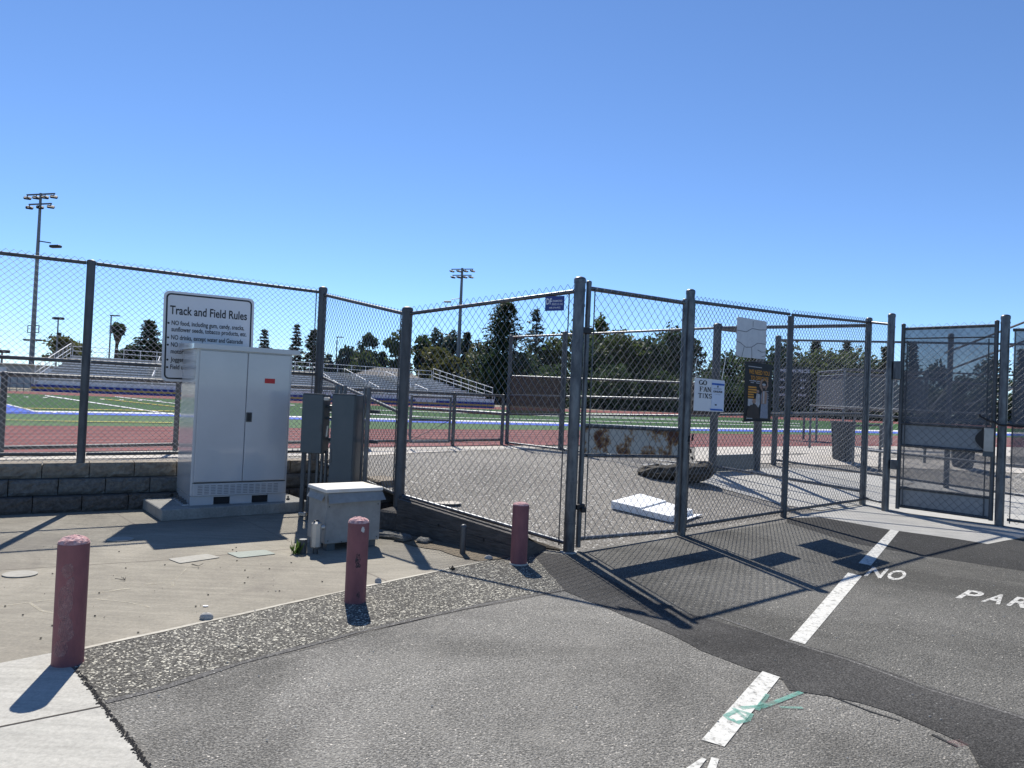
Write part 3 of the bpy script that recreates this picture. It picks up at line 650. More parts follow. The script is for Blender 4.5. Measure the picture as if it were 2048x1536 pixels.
# gate C1
uG = (P2-PG).normalized(); nG = Vector((uG.y, -uG.x, 0)); LG = (P2-PG).length
cg = thing('chain_link_gate', 'narrow chain-link gate leaf with a rusty white panel, beside the tall gate post', 'gate', PG+uG*.1)
ga = G(1151, 1085); gb_ = PG+uG*(LG-.10); ga = PG+uG*.13
zgt = topz(ga, 1178, 561); zr1 = topz(ga, 1185, 577); zr2 = topz(gb_, 1375, 606)
post(cg, at(ga, .04), zgt, .026, 'stile', bands=(zgt-.35, zgt-.75, zgt-1.3, zgt-1.9)); post(cg, at(gb_, .04), topz(gb_, 1378, 597), .026, 'stile', bands=(1.2, 1.8))
zb1 = topz(ga, 1160, 1078); zb2 = topz(gb_, 1355, 1062)
zm1 = topz(ga, 1165, 851); zm2 = topz(gb_, 1362, 860); zn1 = topz(ga, 1165, 911); zn2 = topz(gb_, 1362, 914)
u_ = (gb_-ga).normalized()
mm = chainlink(MB(), ga+u_*.05, gb_-u_*.02, zb1-.02, zr1+.02, zb2-.02, zr2+.02, .108, .003, .0, 1.0); mm.v = [(v[0]+nG.x*.03, v[1]+nG.y*.03, v[2]) for v in mm.v]; mm.build('wire_mesh', 'wire', cg)
for nm, z1, z2, r_ in (('top_rail', zr1, zr2, .024), ('bottom_rail', zb1, zb2, .021), ('middle_rail', zm1, zm2, .022), ('lower_rail', zn1, zn2, .018)):
    MB().tube(at(ga, z1), at(gb_, z2), r_, n=12).build(nm, 'galv', cg, smooth=True)
MB().tube(at(ga+u_*.06+nG*.03, zb1), at(ga+u_*.06+nG*.03, zr1), .007, n=6).build('tension_bar', 'galv', cg)
pp = [at(ga+u_*.02, zn1+.02), at(gb_-u_*.02, zn2+.02), at(gb_-u_*.02, zm2-.02), at(ga+u_*.02, zm1-.02)]
MB().prism(pp, -nG*.006).build('rusty_panel', 'rust', cg)
mm = MB(); lz = topz(PG, 1155, 1015); mm.frame(PG+uG*.09+UP*lz, uG, nG, UP, -.05, .06, .03, .06, -.025, .03, bev=.006); mm.frame(PG+uG*.10+UP*lz, uG, nG, UP, -.02, .04, .06, .085, -.05, .0, bev=.006)
mm.build('latch', 'black', cg)
mm = MB(); lz = topz(PG, 1170, 660); mm.frame(PG+uG*.07+UP*lz, uG, nG, UP, -.05, .09, -.03, .04, -.03, .03, bev=.006); mm.build('hinge', 'black', cg)
# C
fc = thing('chain_link_fence', 'chain-link fence with hanging signs between the narrow gate and the screened gate', 'fence', P3)
zt2 = topz(P2, 1381, 580); post(fc, P2, zt2, .05, mt='galv', bands=(zt2-.3, zt2-.6, zt2-1.2, 1.05, .6))
zt3 = topz(P3, 1584, 628); post(fc, P3, zt3, .042, mt='galv_dark', cap=False); zt4 = topz(P4, 1738, 636); post(fc, P4, zt4, .048, mt='galv', bands=[.3+.36*k for k in range(8)])
ra = topz(P2, 1392, 602); rb = topz(P3, 1584, 629); rc = topz(P4, 1735, 645)
frame_panel(fc, P2, P3, .03, ra, .03, rb, [('top_rail', ra, rb), ('bottom_rail', .09, .09)], w=.085, r=.0034, stretch=1.0, tbars=(.02,), spike=.07, mt='galv_dark')
frame_panel(fc, P3, P4, .03, rb, .03, rc, [('top_rail', rb, rc), ('bottom_rail', .09, .09)], w=.085, r=.0034, stretch=1.0, tbars=(.97,), spike=.07, mt='galv_dark', inset=.04)
mm = MB()
for k in range(7): z = .95+random.uniform(-.05, .2); c = P2+nG*.055+uG*random.uniform(-.02, .06)+UP*z; mm.tube(c, c+Vector((random.uniform(-.03, .03), random.uniform(-.02, .02), random.uniform(-.07, .07))), .010, n=6)
tag(mm.build('lock_chain', 'black', loc=P2+UP*1.0), 'dark chain looped around the post right of the narrow gate', 'chain')
# D narrow infill
fd = thing('chain_link_fence', 'very narrow chain-link infill between two posts left of the screened gate', 'fence', P4.lerp(P5, .5))
zt5 = topz(P5, 1783, 628); rd = topz(P5, 1775, 648)
frame_panel(fd, P4, P5, .06, rc-.02, .06, rd, [('top_rail', rc, rd), ('bottom_rail', .12, .12)], tbars=(.02, .98), inset=.04, stretch=1.1)
post(fd, P5, zt5, .052, mt='galv', bands=(zt5-.2, zt5-.45, .8))
# screened gate
uE = (P6-P5).normalized(); nE = Vector((uE.y, -uE.x, 0)); LE = (P6-P5).length
sg = thing('screened_gate', 'tall gate leaf backed with dark privacy screen and two steel panels', 'gate', P5+uE*.2)
s1 = P5+uE*.17; s2 = P6-uE*.10
def zE(p, x, y): return topz(p, x, y)
post(sg, at(s1, .06), zE(s1, 1801, 647), .028, 'stile', 'galv_dark'); post(sg, at(s2, .06), zE(s2, 1997, 640), .028, 'stile', 'galv_dark')
levels = {}
for nm, ya, yb in (('top_rail', 658, 651), ('panel_rail', 846, 857), ('panel_rail', 890, 905), ('kick_rail', 975, 996), ('bottom_rail', 1012, 1038), ('upper_rail', 677, 674)):
    levels[ya] = (zE(s1, 1801, ya), zE(s2, 1990, yb))
    MB().tube(at(s1, levels[ya][0]), at(s2, levels[ya][1]), .022 if nm != 'upper_rail' else .01, n=10).build(nm, 'galv_dark', sg, smooth=True)
def gpanel(ka, kb, mt, nm, back):
    a1_, a2_ = levels[ka]; b1_, b2_ = levels[kb]; q = [at(s1, b1_), at(s2, b2_), at(s2, a2_), at(s1, a1_)]; q = [p-nE*back for p in q]; MB().prism(q, -nE*.004).build(nm, mt, sg)
gpanel(658, 846, 'screen', 'privacy_screen', .03); gpanel(846, 890, 'steelpanel', 'steel_panel', .012); gpanel(890, 975, 'screen2', 'lower_screen', .03); gpanel(975, 1012, 'steelpanel', 'kick_panel', .012)
mm = chainlink(MB(), s1+uE*.03, s2-uE*.03, levels[1012][0], levels[658][0], levels[1012][1], levels[658][1], .11, .0032, .06, 1.0); mm.v = [(v[0]+nE.x*.028, v[1]+nE.y*.028, v[2]) for v in mm.v]; mm.build('wire_mesh', 'wire', sg)
for t in (.06, .93):
    q = s1.lerp(s2, t)+nE*.03; MB().tube(at(q, .1), at(q, 2.6), .008, n=6).build('tension_bar', 'galv_dark', sg)
for zz in (2.15, .72):
    MB().frame(P5+uE*.09+UP*zz, uE, nE, UP, -.03, .08, -.03, .06, -.14 if zz > 1 else -.07, .14 if zz > 1 else .07, bev=.008).build('hinge', 'galv', sg)
lb = s2+nE*.05; lz = zE(s2, 1985, 875)
mm = MB(); mm.frame(lb+UP*lz, uE, nE, UP, -.10, .015, 0, .03, -.2, .13, bev=.006); lk = mm.build('lock_box', 'alum', sg)
MB().frame(lb+UP*lz, uE, nE, UP, -.11, .02, .005, .02, -.27, -.2).build('lock_plate', 'greybox', sg)
n_ = 14; pts = [lb+uE*(-.105-.10*math.sin(math.pi*k/n_))+nE*.005+UP*(lz-.17+.29*k/n_) for k in range(n_+1)]; MB().prism(pts, nE*.02).build('pull_guard', 'black', sg)
mm = MB(); z0_ = zE(s2, 1985, 850); prev = lb+uE*(-.16)+UP*(z0_+.14)
for k in range(12):
    t = k/11; c = lb+nE*.04+uE*(-.15+.62*t)+UP*(z0_+.12*max(0, 1-2.5*t)+.012*random.uniform(-1, 1)); mm.tube(prev, c, .014, n=6); prev = c
tag(mm.build('lock_chain', 'black', loc=lb+UP*z0_), 'dark chain and cable tying the screened gate to its right post', 'chain')
# right of the gate
zt7 = topz(P6, 2015, 631)
fe = thing('chain_link_fence', 'screened chain-link fence at the right edge beyond the screened gate', 'fence', P6)
post(fe, P6, zt7, .056, mt='galv', bands=(zt7-.1, zt7-.75, 1.45, .75))
PE = P6+uE*3.2; re_ = topz(P6, 2030, 660)
frame_panel(fe, P6, PE, .05, re_, .05, re_, [('top_rail', re_, re_), ('middle_rail', 1.42, 1.42), ('bottom_rail', .1, .1)], tbars=(.01,), inset=.09, mt='galv_dark', w=.11, r=.0032)
q = [at(P6+uE*.1, .85), at(PE, .85), at(PE, re_), at(P6+uE*.1, re_)]; MB().prism([p-nE*.03 for p in q], -nE*.004).build('privacy_screen', 'screen', fe)
post(fe, PE, zt7, .045, mt='galv_dark')

# ------------------------------------------------------------------ signs
def rrect(w, h, r, n=5):
    pts = []
    for cx, cy, a0 in ((w-r, r, -90), (w-r, h-r, 0), (r, h-r, 90), (r, r, 180)):
        for k in range(n+1): t = math.radians(a0+90*k/n); pts.append((cx+r*math.cos(t), cy+r*math.sin(t)))
    return pts
s00 = hitp(322, 762, PA, P630, .06); s01 = hitp(328, 580, PA, P630, .06); s11 = hitp(509, 598, PA, P630, .06)
ts = thing('rules_sign', 'large white rules sign with black border and text on the fence behind the white cabinet', 'sign', s00)
ux = s11-s01; wd = ux.length; tilt = ux.z/wd; ux.normalize(); uy = s01-s00; hh = uy.length; uy.normalize(); n_s = ux.cross(uy).normalized()
if n_s.y > 0: n_s = -n_s
def on(mb, pts, d, th=.0015): return mb.prism([s00+ux*p[0]+uy*p[1]+n_s*d for p in pts], -n_s*th)
on(MB(), rrect(wd, hh, .07), 0, .004).build('sign_plate', 'signwhite', ts)
mm = MB(); A_ = [(p[0]+.028, p[1]+.028) for p in rrect(wd-.056, hh-.056, .055)]; B_ = [(p[0]+.046, p[1]+.046) for p in rrect(wd-.092, hh-.092, .04)]
V = [s00+ux*p[0]+uy*p[1]+n_s*.003 for p in A_+B_]; k = len(A_); mm.add(V, [(i, (i+1) % k, (i+1) % k+k, i+k) for i in range(k)]); mm.build('border', 'signblack', ts)
mm = MB()
def ln(body, x, y, w, h, bold=.012): puttext(mm, body, s00+ux*(wd*x)+uy*(hh*y)+n_s*.003, ux, uy, width=wd*w, height=hh*h, bold=bold)
ln('Track and Field Rules', .068, .745, .85, .098, .016)
rowsT = [('NO food, including gum, candy, snacks,', .09, .625, .80), ('sunflower seeds, tobacco products, etc.', .09, .555, .83), ('NO drinks, except water and Gatorade', .09, .465, .79),
         ('NO skateboards, bikes, scooters, or', .09, .385, .72), ('motorized vehicles', .09, .310, .40), ('Joggers use outside lanes', .09, .220, .55), ('Field use by permit only', .09, .137, .52)]
for t_, x, y, w in rowsT:
    ln(t_, x, y, w, .052, .016)
    if t_[:3] in ('NO ', 'Jog', 'Fie'):
        c = s00+ux*(wd*.058)+uy*(hh*(y+.018))+n_s*.003; mm.poly([c+ux*(.013*math.cos(k*.785))+uy*(.013*math.sin(k*.785)) for k in range(8)])
mm.build('lettering', 'signblack', ts)

def board(name, label, corners, A_, B_, mt, off=.05, th=.004, rad=.01):
    "flat board on the fence plane: corners = px of lower left, lower right, upper left"
    a_, b_, c_ = [hitp(x, y, A_, B_, off) for x, y in corners]
    ux = b_-a_; w = ux.length; ux.normalize(); uy = c_-a_; h = uy.length; uy.normalize(); n_ = ux.cross(uy).normalized()
    if n_.y > 0: n_ = -n_
    t = thing(name, label, 'sign', a_)
    MB().prism([a_+ux*p[0]+uy*p[1] for p in rrect(w, h, rad)], -n_*th).build('board', mt, t)
    def P(x, y, d=.002): return a_+ux*(w*x)+uy*(h*y)+n_*d
    return t, P, ux, uy, w, h, n_
gs, P, ux, uy, w, h, n_ = board('ticket_sign', 'white board hand lettered for tickets, tied with string beside the narrow gate', [(1387, 821), (1447, 824), (1390, 755)], P2, P3, 'paper', .05)
def rect(mb, P, x0, y0, x1, y1, d, sk=0): return mb.poly([P(x0, y0, d), P(x1, y0, d), P(x1+sk, y1, d), P(x0+sk, y1, d)])
rect(MB(), P, .56, .06, .98, .96, .003).build('leaflet', 'paper2', gs)
rect(MB(), P, .55, .83, .98, .89, .005, .0).build('tape', 'bluetape', gs); rect(MB(), P, .55, .03, .97, .085, .005, -.04).build('tape', 'bluetape', gs)
# serif capitals drawn as strokes (thick and thin, with serifs)
GLY = {
 'I': ([((.5, 0), (.5, 1), .24)], [(.2, 0, .8), (.2, 1, .8)]),
 'T': ([((.5, 0), (.5, 1), .2), ((.05, .96), (.95, .96), .07), ((.07, .78), (.07, .98), .05), ((.93, .78), (.93, .98), .05)], [(.3, 0, .7)]),
 'F': ([((.25, 0), (.25, 1), .2), ((.2, .96), (.9, .96), .07), ((.88, .76), (.88, .98), .06), ((.3, .52), (.65, .52), .07), ((.65, .40), (.65, .64), .05)], [(.05, 0, .5), (.05, 1, .3)]),
 'A': ([((.5, 1), (.86, 0), .2), ((.5, 1), (.16, 0), .07), ((.28, .33), (.72, .33), .07)], [(.0, 0, .32), (.64, 0, 1.05)]),
 'N': ([((.17, 0), (.17, 1), .08), ((.84, 0), (.84, 1), .08), ((.15, 1), (.84, 0), .2)], [(.0, 0, .34), (.66, 1, 1.0), (0, 1, .25)]),
 'X': ([((.14, 1), (.86, 0), .22), ((.84, 1), (.16, 0), .08)], [(.0, 0, .34), (.64, 0, 1.02), (.0, 1, .36), (.66, 1, 1.0)]),
}
def arc(cx, cy, rx, ry, a0, a1, n=14): return [(cx+rx*math.cos(math.radians(a0+(a1-a0)*k/n)), cy+ry*math.sin(math.radians(a0+(a1-a0)*k/n))) for k in range(n+1)]
CURV = {'O': [arc(.5, .5, .40, .47, 0, 360, 24)], 'G': [arc(.52, .5, .42, .47, 52, 312, 20), [(.84, .08), (.84, .45)]],
        'S': [arc(.5, .74, .30, .23, 20, 250, 12)+arc(.5, .26, .32, .24, 80, -160, 12)]}
def serif(mb, ch, ox, oy, sw, sh, d):
    def seg(a, b, t):
        dx, dy = (b[0]-a[0])*sw, (b[1]-a[1])*sh; L_ = math.hypot(dx, dy) or 1; nx, ny = -dy/L_*t*sw/2, dx/L_*t*sw/2
        q = [(ox+a[0]*sw+nx, oy+a[1]*sh+ny), (ox+b[0]*sw+nx, oy+b[1]*sh+ny), (ox+b[0]*sw-nx, oy+b[1]*sh-ny), (ox+a[0]*sw-nx, oy+a[1]*sh-ny)]
        mb.poly([P(x, y, d) for x, y in q])
    if ch in GLY:
        st, sf = GLY[ch]
        for a, b, t in st: seg(a, b, max(t, .11)*1.1)
        for x0, y, x1 in sf: seg((x0, y+(.02 if y < .5 else -.02)), (x1, y+(.02 if y < .5 else -.02)), .09)
    else:
        for c in CURV[ch]:
            for a, b in zip(c[:-1], c[1:]):
                v = abs(b[1]-a[1])/(abs(b[0]-a[0])+abs(b[1]-a[1])+1e-6); seg(a, b, .11+.17*v)
mm = MB()
for i, (wd_, x0, y0) in enumerate((('GO', .13, .80), ('FAN', .15, .60), ('TIXS', .12, .40))):
    x = x0
    for ch in wd_:
        cw = .13 if ch != 'I' else .07
        if ch in 'GO': cw = .13
        serif(mm, ch, x, y0, cw, .14, .003); x += cw*1.0 if ch != 'I' else .075
mm.build('lettering', 'signblack', gs)
mm = MB(); puttext(mm, 'BUY TICKETS', P(.62, .70, .005), ux, uy, width=w*.26, height=h*.02); puttext(mm, 'ONLINE', P(.60, .60, .005), ux, uy, width=w*.32, height=h*.06, bold=.035)
rect(mm, P, .62, .73, .92, .735, .005); rect(mm, P, .735, .76, .775, .82, .005); puttext(mm, 'SCAN TO BUY', P(.66, .53, .005), ux, uy, width=w*.2, height=h*.016)
rect(mm, P, .68, .19, .74, .23, .005); mm.build('leaflet_lettering', 'signblack', gs)
for pl in (((1392, 756), (1391, 735), (1394, 716)), ((1444, 759), (1452, 712), (1451, 700))):
    MB().path([hitp(x, y, P2, P3, .05-.015*i) for i, (x, y) in enumerate(pl)], .005).build('string', 'rope', gs)

bs, P, ux, uy, w, h, n_ = board('blank_sign', 'blank grey back of a rounded sign with crack lines above the dark poster', [(1472, 713), (1531, 719), (1475, 633)], P2, P3, 'backsign', .05, rad=.03)
mm = MB()
for pts in ([(0, .66), (.3, .65), (.5, .76), (.75, .75), (1, .78)], [(0, .38), (.12, .36), (.3, .26), (.5, .28), (.7, .40), (1, .40)], [(.5, .27), (.52, 0)], [(.25, .27), (.18, 0)], [(.7, .23), (.85, .18), (1, .2)], [(.52, .95), (.52, .8)], [(0, .04), (.1, 0)], [(.86, .06), (1, .10)]):
    for (a, b), (c, d) in zip(pts[:-1], pts[1:]):
        v = Vector((c-a, d-b)).normalized()*.008; mm.poly([P(a+v.y, b-v.x, .002), P(c+v.y, d-v.x, .002), P(c-v.y, d+v.x, .002), P(a-v.y, b+v.x, .002)])
mm.build('crack_line', 'tar', bs)
ps, P, ux, uy, w, h, n_ = board('recruiting_poster', 'black poster with orange heading and sports officials hanging below the blank sign', [(1487, 841), (1541, 843), (1491, 722)], P2, P3, 'ppblack', .06, rad=.004)
mm = MB(); puttext(mm, 'WE NEED YOU', P(.13, .80, .003), ux, uy, width=w*.76, height=h*.075, bold=.02); puttext(mm, 'TO OFFICIATE', P(.20, .70, .003), ux, uy, width=w*.66, height=h*.07, bold=.02)
for k in range(7): rect(mm, P, .12, .56-.042*k, .12+random.uniform(.2, .32), .585-.042*k, .003)
mm.build('orange_lettering', 'porange', ps)
mm = MB()
for x0, x1, y in ((.1, .6, .915), (.15, .4, .675), (.42, .55, .675), (.2, .32, .645), (.4, .54, .645), (.08, .4, .06), (.08, .3, .035)): rect(mm, P, x0, y, x1, y+.014, .003)
for k in range(9): rect(mm, P, .78, .52-.03*k, .78+random.uniform(.07, .12), .528-.03*k, .003)
mm.build('white_lettering', 'ppale', ps)
def blob(mb, P, cx, cy, rx, ry, d, n=14): mb.poly([P(cx+rx*math.cos(2*math.pi*k/n), cy+ry*math.sin(2*math.pi*k/n), d) for k in range(n)])
# printed figures on the flat poster: official with raised arms in grey, player in white, official in a dark shirt
mm = MB(); mm.poly([P(x, y, .0035) for x, y in ((.58, .05), (.88, .05), (.86, .3), (.84, .48), (.78, .52), (.62, .50), (.58, .44), (.60, .28))]); mm.build('printed_trousers', 'pgrey', ps)
mm = MB(); mm.poly([P(x, y, .0045) for x, y in ((.60, .30), (.80, .30), (.83, .48), (.77, .53), (.63, .52))]); blob(mm, P, .70, .60, .065, .028, .0045)
mm.poly([P(x, y, .0045) for x, y in ((.62, .52), (.52, .60), (.56, .70), (.66, .75), (.68, .72), (.62, .68), (.60, .61), (.66, .54))]); mm.poly([P(x, y, .0045) for x, y in ((.77, .54), (.86, .62), (.84, .70), (.73, .75), (.73, .72), (.80, .67), (.80, .62), (.74, .56))])
blob(mm, P, .47, .51, .05, .025, .0045); blob(mm, P, .34, .33, .07, .035, .0055); mm.build('printed_skin', 'pskin', ps)
mm = MB(); blob(mm, P, .69, .635, .07, .02, .0055); mm.poly([P(x, y, .0045) for x, y in ((.36, .25), (.5, .22), (.56, .3), (.55, .46), (.43, .48), (.40, .38))]); mm.poly([P(x, y, .004) for x, y in ((.12, .25), (.3, .25), (.3, .37), (.12, .37))]); rect(mm, P, .66, .31, .72, .52, .0055); mm.build('printed_pale_shapes', 'ppale', ps)
mm = MB(); mm.poly([P(x, y, .005) for x, y in ((.08, .05), (.55, .05), (.52, .22), (.40, .29), (.22, .27), (.10, .18))]); mm.build('printed_dark_shirt', 'pdark', ps)
mm = MB(); MB().tube(hitp(1488, 724, P2, P3, .06), hitp(1546, 724, P2, P3, .06), .008, n=8).build('rod', 'black', ps); MB().tube(hitp(1485, 842, P2, P3, .06), hitp(1544, 842, P2, P3, .06), .008, n=8).build('rod', 'black', ps)

# ------------------------------------------------------------------ bollards
def bollard(bx, by, tx, ty, wpx, lab, shape):
    b = G(bx, by); D = b.y; r = .0745; zt_ = topz(b, tx, ty); t = thing('bollard', lab, 'bollard', b, 'maroon painted steel bollards along the asphalt edge')
    lean = Vector((0.0, 0, 0))
    bd = MB(); n = 72
    bd.tube(b, b+UP*(zt_-.03), r, n=n); bd.build('pipe', 'bollard', t, smooth=True)
    c = MB().dome(b+UP*(zt_-.031), r*.99, .04 if shape else .028, n=28, m=6, jit=.0035 if shape else .0008); c.build('concrete_fill', 'bolltop', t)
    MB().tube(b-UP*.01, b+UP*.013, r*1.2 if not shape else r*1.06, r*1.12 if not shape else r, n=18).build('collar', 'band' if not shape else 'bollard', t)
    return t, b, zt_, r
def scuffs(t, b, zt_, r, items, mt):
    mm = MB()
    for az, z, w_, h_ in items:
        n = 14; ph = [random.uniform(.65, 1.1) for k in range(n)]
        q = lambda a_, rr: b+Vector((math.cos(az+(w_/r)*math.cos(a_)*rr)*(r+.0016), math.sin(az+(w_/r)*math.cos(a_)*rr)*(r+.0016), z+h_*math.sin(a_)*rr))
        V = [q(0, 0)]; Fc = []
        for j in (1, 2, 3, 4):
            for k in range(n): V.append(q(2*math.pi*k/n, ph[k]*j/4))
        for k in range(n):
            Fc.append((0, 1+k, 1+(k+1) % n))
            for j in range(3): Fc.append((1+j*n+k, 1+(j+1)*n+k, 1+(j+1)*n+(k+1) % n, 1+j*n+(k+1) % n))
        mm.add(V, Fc)
    mm.build('scuff', mt, t)
M['scuff'] = holes('faded_paint', (.42, .24, .23), .50, 22, soft=.18, top=.8); M['chipw'] = mat('bare_chip', (.6, .58, .55)); M['chipd'] = holes('dark_chips', (.07, .06, .065), .5, 45, soft=.06, top=.8)
b1 = bollard(135, 1326, 147, 1074, 56, 'tall maroon bollard on the pale sidewalk corner at the left', True)
scuffs(*b1, [(-1.4, .50, .03, .05), (-1.35, .33, .045, .10), (-1.3, .2, .045, .07), (-1.5, .1, .045, .05), (-1.1, .42, .02, .06)], 'scuff')
b2 = bollard(710, 1203, 715, 1036, 40, 'maroon bollard with a white chip near its top in front of the vent box', True)
scuffs(*b2, [(-.95, .52, .016, .022)], 'chipw'); scuffs(*b2, [(-1.3, .31, .02, .05), (-1.1, .06, .012, .03), (-1.2, .27, .02, .02)], 'chipd')
b3 = bollard(1037, 1128, 1040, 1003, 33, 'smooth topped maroon bollard near the tall gate post and timber wall', False)

# ------------------------------------------------------------------ white cabinet on its pad
zp = .125
A0 = G(324, 1020, zp); B0 = G(599.5, 1003.5, zp); C0 = G(285, 999, zp)
uP = (B0-A0); LP = uP.length; uP.normalize(); vP = Vector((-uP.y, uP.x, 0)); DP = (C0-A0).dot(vP)
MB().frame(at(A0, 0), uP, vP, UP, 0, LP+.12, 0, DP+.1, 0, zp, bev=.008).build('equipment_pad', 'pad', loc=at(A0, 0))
o = bpy.data.objects['equipment_pad']; tag(o, 'grey concrete pad under the white cabinet', 'concrete pad')
K0 = G(378.7, 1011.5, zp); K1 = G(575, 1004.5, zp); uK = (K1-K0); WK = uK.length; uK.normalize()
vm = (G(347, 993.5, zp)-K0).normalized(); uK = (uK+Vector((vm.y, -vm.x, 0))*1.5).normalized(); vK = Vector((-uK.y, uK.x, 0))
DK = max(.80, (G(347, 993.5, zp)-K0).dot(vK)); zk = topz(K0, 398, 704)+.085
cb = thing('equipment_cabinet', 'tall glossy white two-door equipment cabinet standing on the concrete pad', 'cabinet', K0)
def kf(x0, x1, y0, y1, z0, z1, bev=0, mb=None): mb = mb or MB(); mb.frame(K0, uK, vK, UP, x0, x1, y0, y1, z0-zp, z1-zp, bev); return mb
HK = zk
zs = topz(K0, 381, 994)
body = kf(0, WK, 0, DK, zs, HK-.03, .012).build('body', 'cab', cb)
# skirt with two fork openings
mm = MB(); xs = [(0, WK*.235), (WK*.40, WK*.63), (WK*.80, WK)]
for x0, x1 in xs: kf(x0+.003, x1-.0, .006, .03, zp, zs+.002, mb=mm)
kf(0.003, .03, .03, DK-.006, zp, zs+.001, mb=mm); kf(WK-.03, WK-.003, .03, DK-.006, zp, zs+.001, mb=mm); kf(.03, WK-.03, DK-.03, DK-.006, zp, zs+.001, mb=mm)
kf(WK*.235+.0005, WK*.40-.0005, .007, .029, zs-.012, zs+.0015, mb=mm); kf(WK*.63+.0005, WK*.80-.0005, .007, .029, zs-.012, zs+.0015, mb=mm)
mm.build('plinth', 'cab', cb)
mm = MB()
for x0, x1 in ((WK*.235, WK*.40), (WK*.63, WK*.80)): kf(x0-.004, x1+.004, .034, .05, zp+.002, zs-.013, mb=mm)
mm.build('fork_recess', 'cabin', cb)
zl0 = topz(K0, 380, 972); zl1 = topz(K0, 382, 962); zlt = topz(K0, 383, 955)
mm = MB().frame(K0, uK, vK, UP, .03, WK-.03, -.012, 0, zs+.006-zp, topz(K0, 383, 968)-zp, .003); lpan = None
lp0, lp1 = zs+.006, topz(K0, 383, 968)
sl_ = MB()
for c in range(13):
    for r_ in range(6):
        x0 = .075+(WK-.16)*c/13; z = lp0+.02+(lp1-lp0-.03)*r_/6
        sl_.frame(K0, uK, vK, UP, x0, x0+(WK-.16)/13*.72, -.0135, -.0122, z-zp, z+.006-zp)
lp_ = mm.build('louvre_panel', 'cab', cb); o = sl_.build('louvre_slots', 'slot', lp_)
dz0 = lp1+.018; dz1 = HK-.06; xm = WK*.515
for x0, x1 in ((.03, xm-.003), (xm+.003, WK-.03)):
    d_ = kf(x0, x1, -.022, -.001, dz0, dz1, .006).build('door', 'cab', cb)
    if x0 > .1:
        zh = topz(K0, 500, 835); xh = .035
        hd = MB().frame(K0, uK, vK, UP, x0+.003, x0+.068, -.027, -.0225, zh-.055-zp, zh+.055-zp, .003).build('handle', 'galv_dark', d_)
        MB().frame(K0, uK, vK, UP, x0+.016, x0+.055, -.034, -.0275, zh-.042-zp, zh+.042-zp, .003).build('handle_inset', 'black', hd)
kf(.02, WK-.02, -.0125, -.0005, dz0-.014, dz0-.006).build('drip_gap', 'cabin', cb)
zr_ = topz(K0, 540, 762); kf(WK*.70, WK*.81, -.0250, -.0225, zr_-.028, zr_+.028).build('label', 'red', cb)
# roof, sloping slightly to the front
P_ = lambda x, y, z: K0+uK*x+vK*y+UP*(z-zp)
ov = .045; q0 = [P_(-ov, -ov, HK-.045), P_(WK+.075, -ov, HK-.045), P_(WK+.075, DK+ov, HK-.045), P_(-ov, DK+ov, HK-.045)]
q1 = [P_(-ov, -ov, HK+.01), P_(WK+.075, -ov, HK+.01), P_(WK+.075, DK+ov, HK+.04), P_(-ov, DK+ov, HK+.04)]
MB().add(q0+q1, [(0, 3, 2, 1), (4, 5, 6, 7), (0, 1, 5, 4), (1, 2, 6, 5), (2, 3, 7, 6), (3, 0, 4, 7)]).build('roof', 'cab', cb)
for p in [P_(-.035, .06+.13*k, zp+.011) for k in range(4)]+[P_(WK+.06, .1, zp)]:
    MB().tube(p, p+UP*.05, .010, n=8).tube(p, p+UP*.02, .022, n=6).build('anchor_bolt', 'galv_dark', cb)
mm = kf(-.075, -.002, .02, .52, zp+.001, zp+.012).build('anchor_flange', 'cab', cb)

# ------------------------------------------------------------------ grey electrical boxes on a strut rack
E0 = atD(604, 1028, 8.25); E0.z = 0; uX = Vector((1, -.12, 0)).normalized(); vX = Vector((-uX.y, uX.x, 0))
def ebox(name, label, pxl, pxr, yt, yb, D, dep, hw_):
    a = atD(pxl, yt, D); b = atD(pxr, yt, D); zb = atD(pxl, yb, D).z if yb < 960 else .22; zt_ = a.z; w = (b-a).dot(uX)/1.0; o_ = Vector((a.x, a.y, 0))
    t = thing(name, label, 'electrical box', at(o_, zb))
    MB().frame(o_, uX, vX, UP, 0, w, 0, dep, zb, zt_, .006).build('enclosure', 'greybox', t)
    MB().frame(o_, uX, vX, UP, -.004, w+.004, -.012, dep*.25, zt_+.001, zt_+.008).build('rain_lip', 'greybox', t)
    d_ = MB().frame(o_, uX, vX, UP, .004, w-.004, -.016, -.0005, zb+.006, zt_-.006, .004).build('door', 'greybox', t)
    MB().frame(o_, uX, vX, UP, w-.028 if hw_ else .01, w-.006 if hw_ else .03, -.022, -.0165, zb+(zt_-zb)*.38, zb+(zt_-zb)*.5, .002).build('latch', 'galv_dark', d_)
    return t, o_, w, zb, zt_
eb1, oe, we, zbe, zte = ebox('electrical_box', 'grey wall-hung electrical box, the shorter one with side conduits', 606, 651, 787, 906, 8.1, .2, True)
mm = MB()
for z in (zbe+.60*(zte-zbe), zbe+.80*(zte-zbe)): 
    c = oe+uX*we+vX*.1+UP*z; mm.tube(c, c+uX*.07, .016, n=8)
c = oe+uX*(we+.07)+vX*.1; mm.tube(c+UP*(zbe+.50*(zte-zbe)), c+UP*(zbe+.82*(zte-zbe)), .015, n=8)
mm.build('side_conduit', 'greybox', eb1, smooth=True)
mm = MB(); c = oe+uX*(we+.05)+UP*(zte-.05)-vX*.03; mm.frame(c, uX, vX, UP, -.04, .03, -.02, .02, -.02, .02, .008); c2 = oe+uX*(we+.06)-vX*.03+UP*(zbe+.30*(zte-zbe)); mm.tube(c2, c2+UP*.12+uX*.01, .012, n=8)
mm.build('switch_lever', 'alum', eb1)
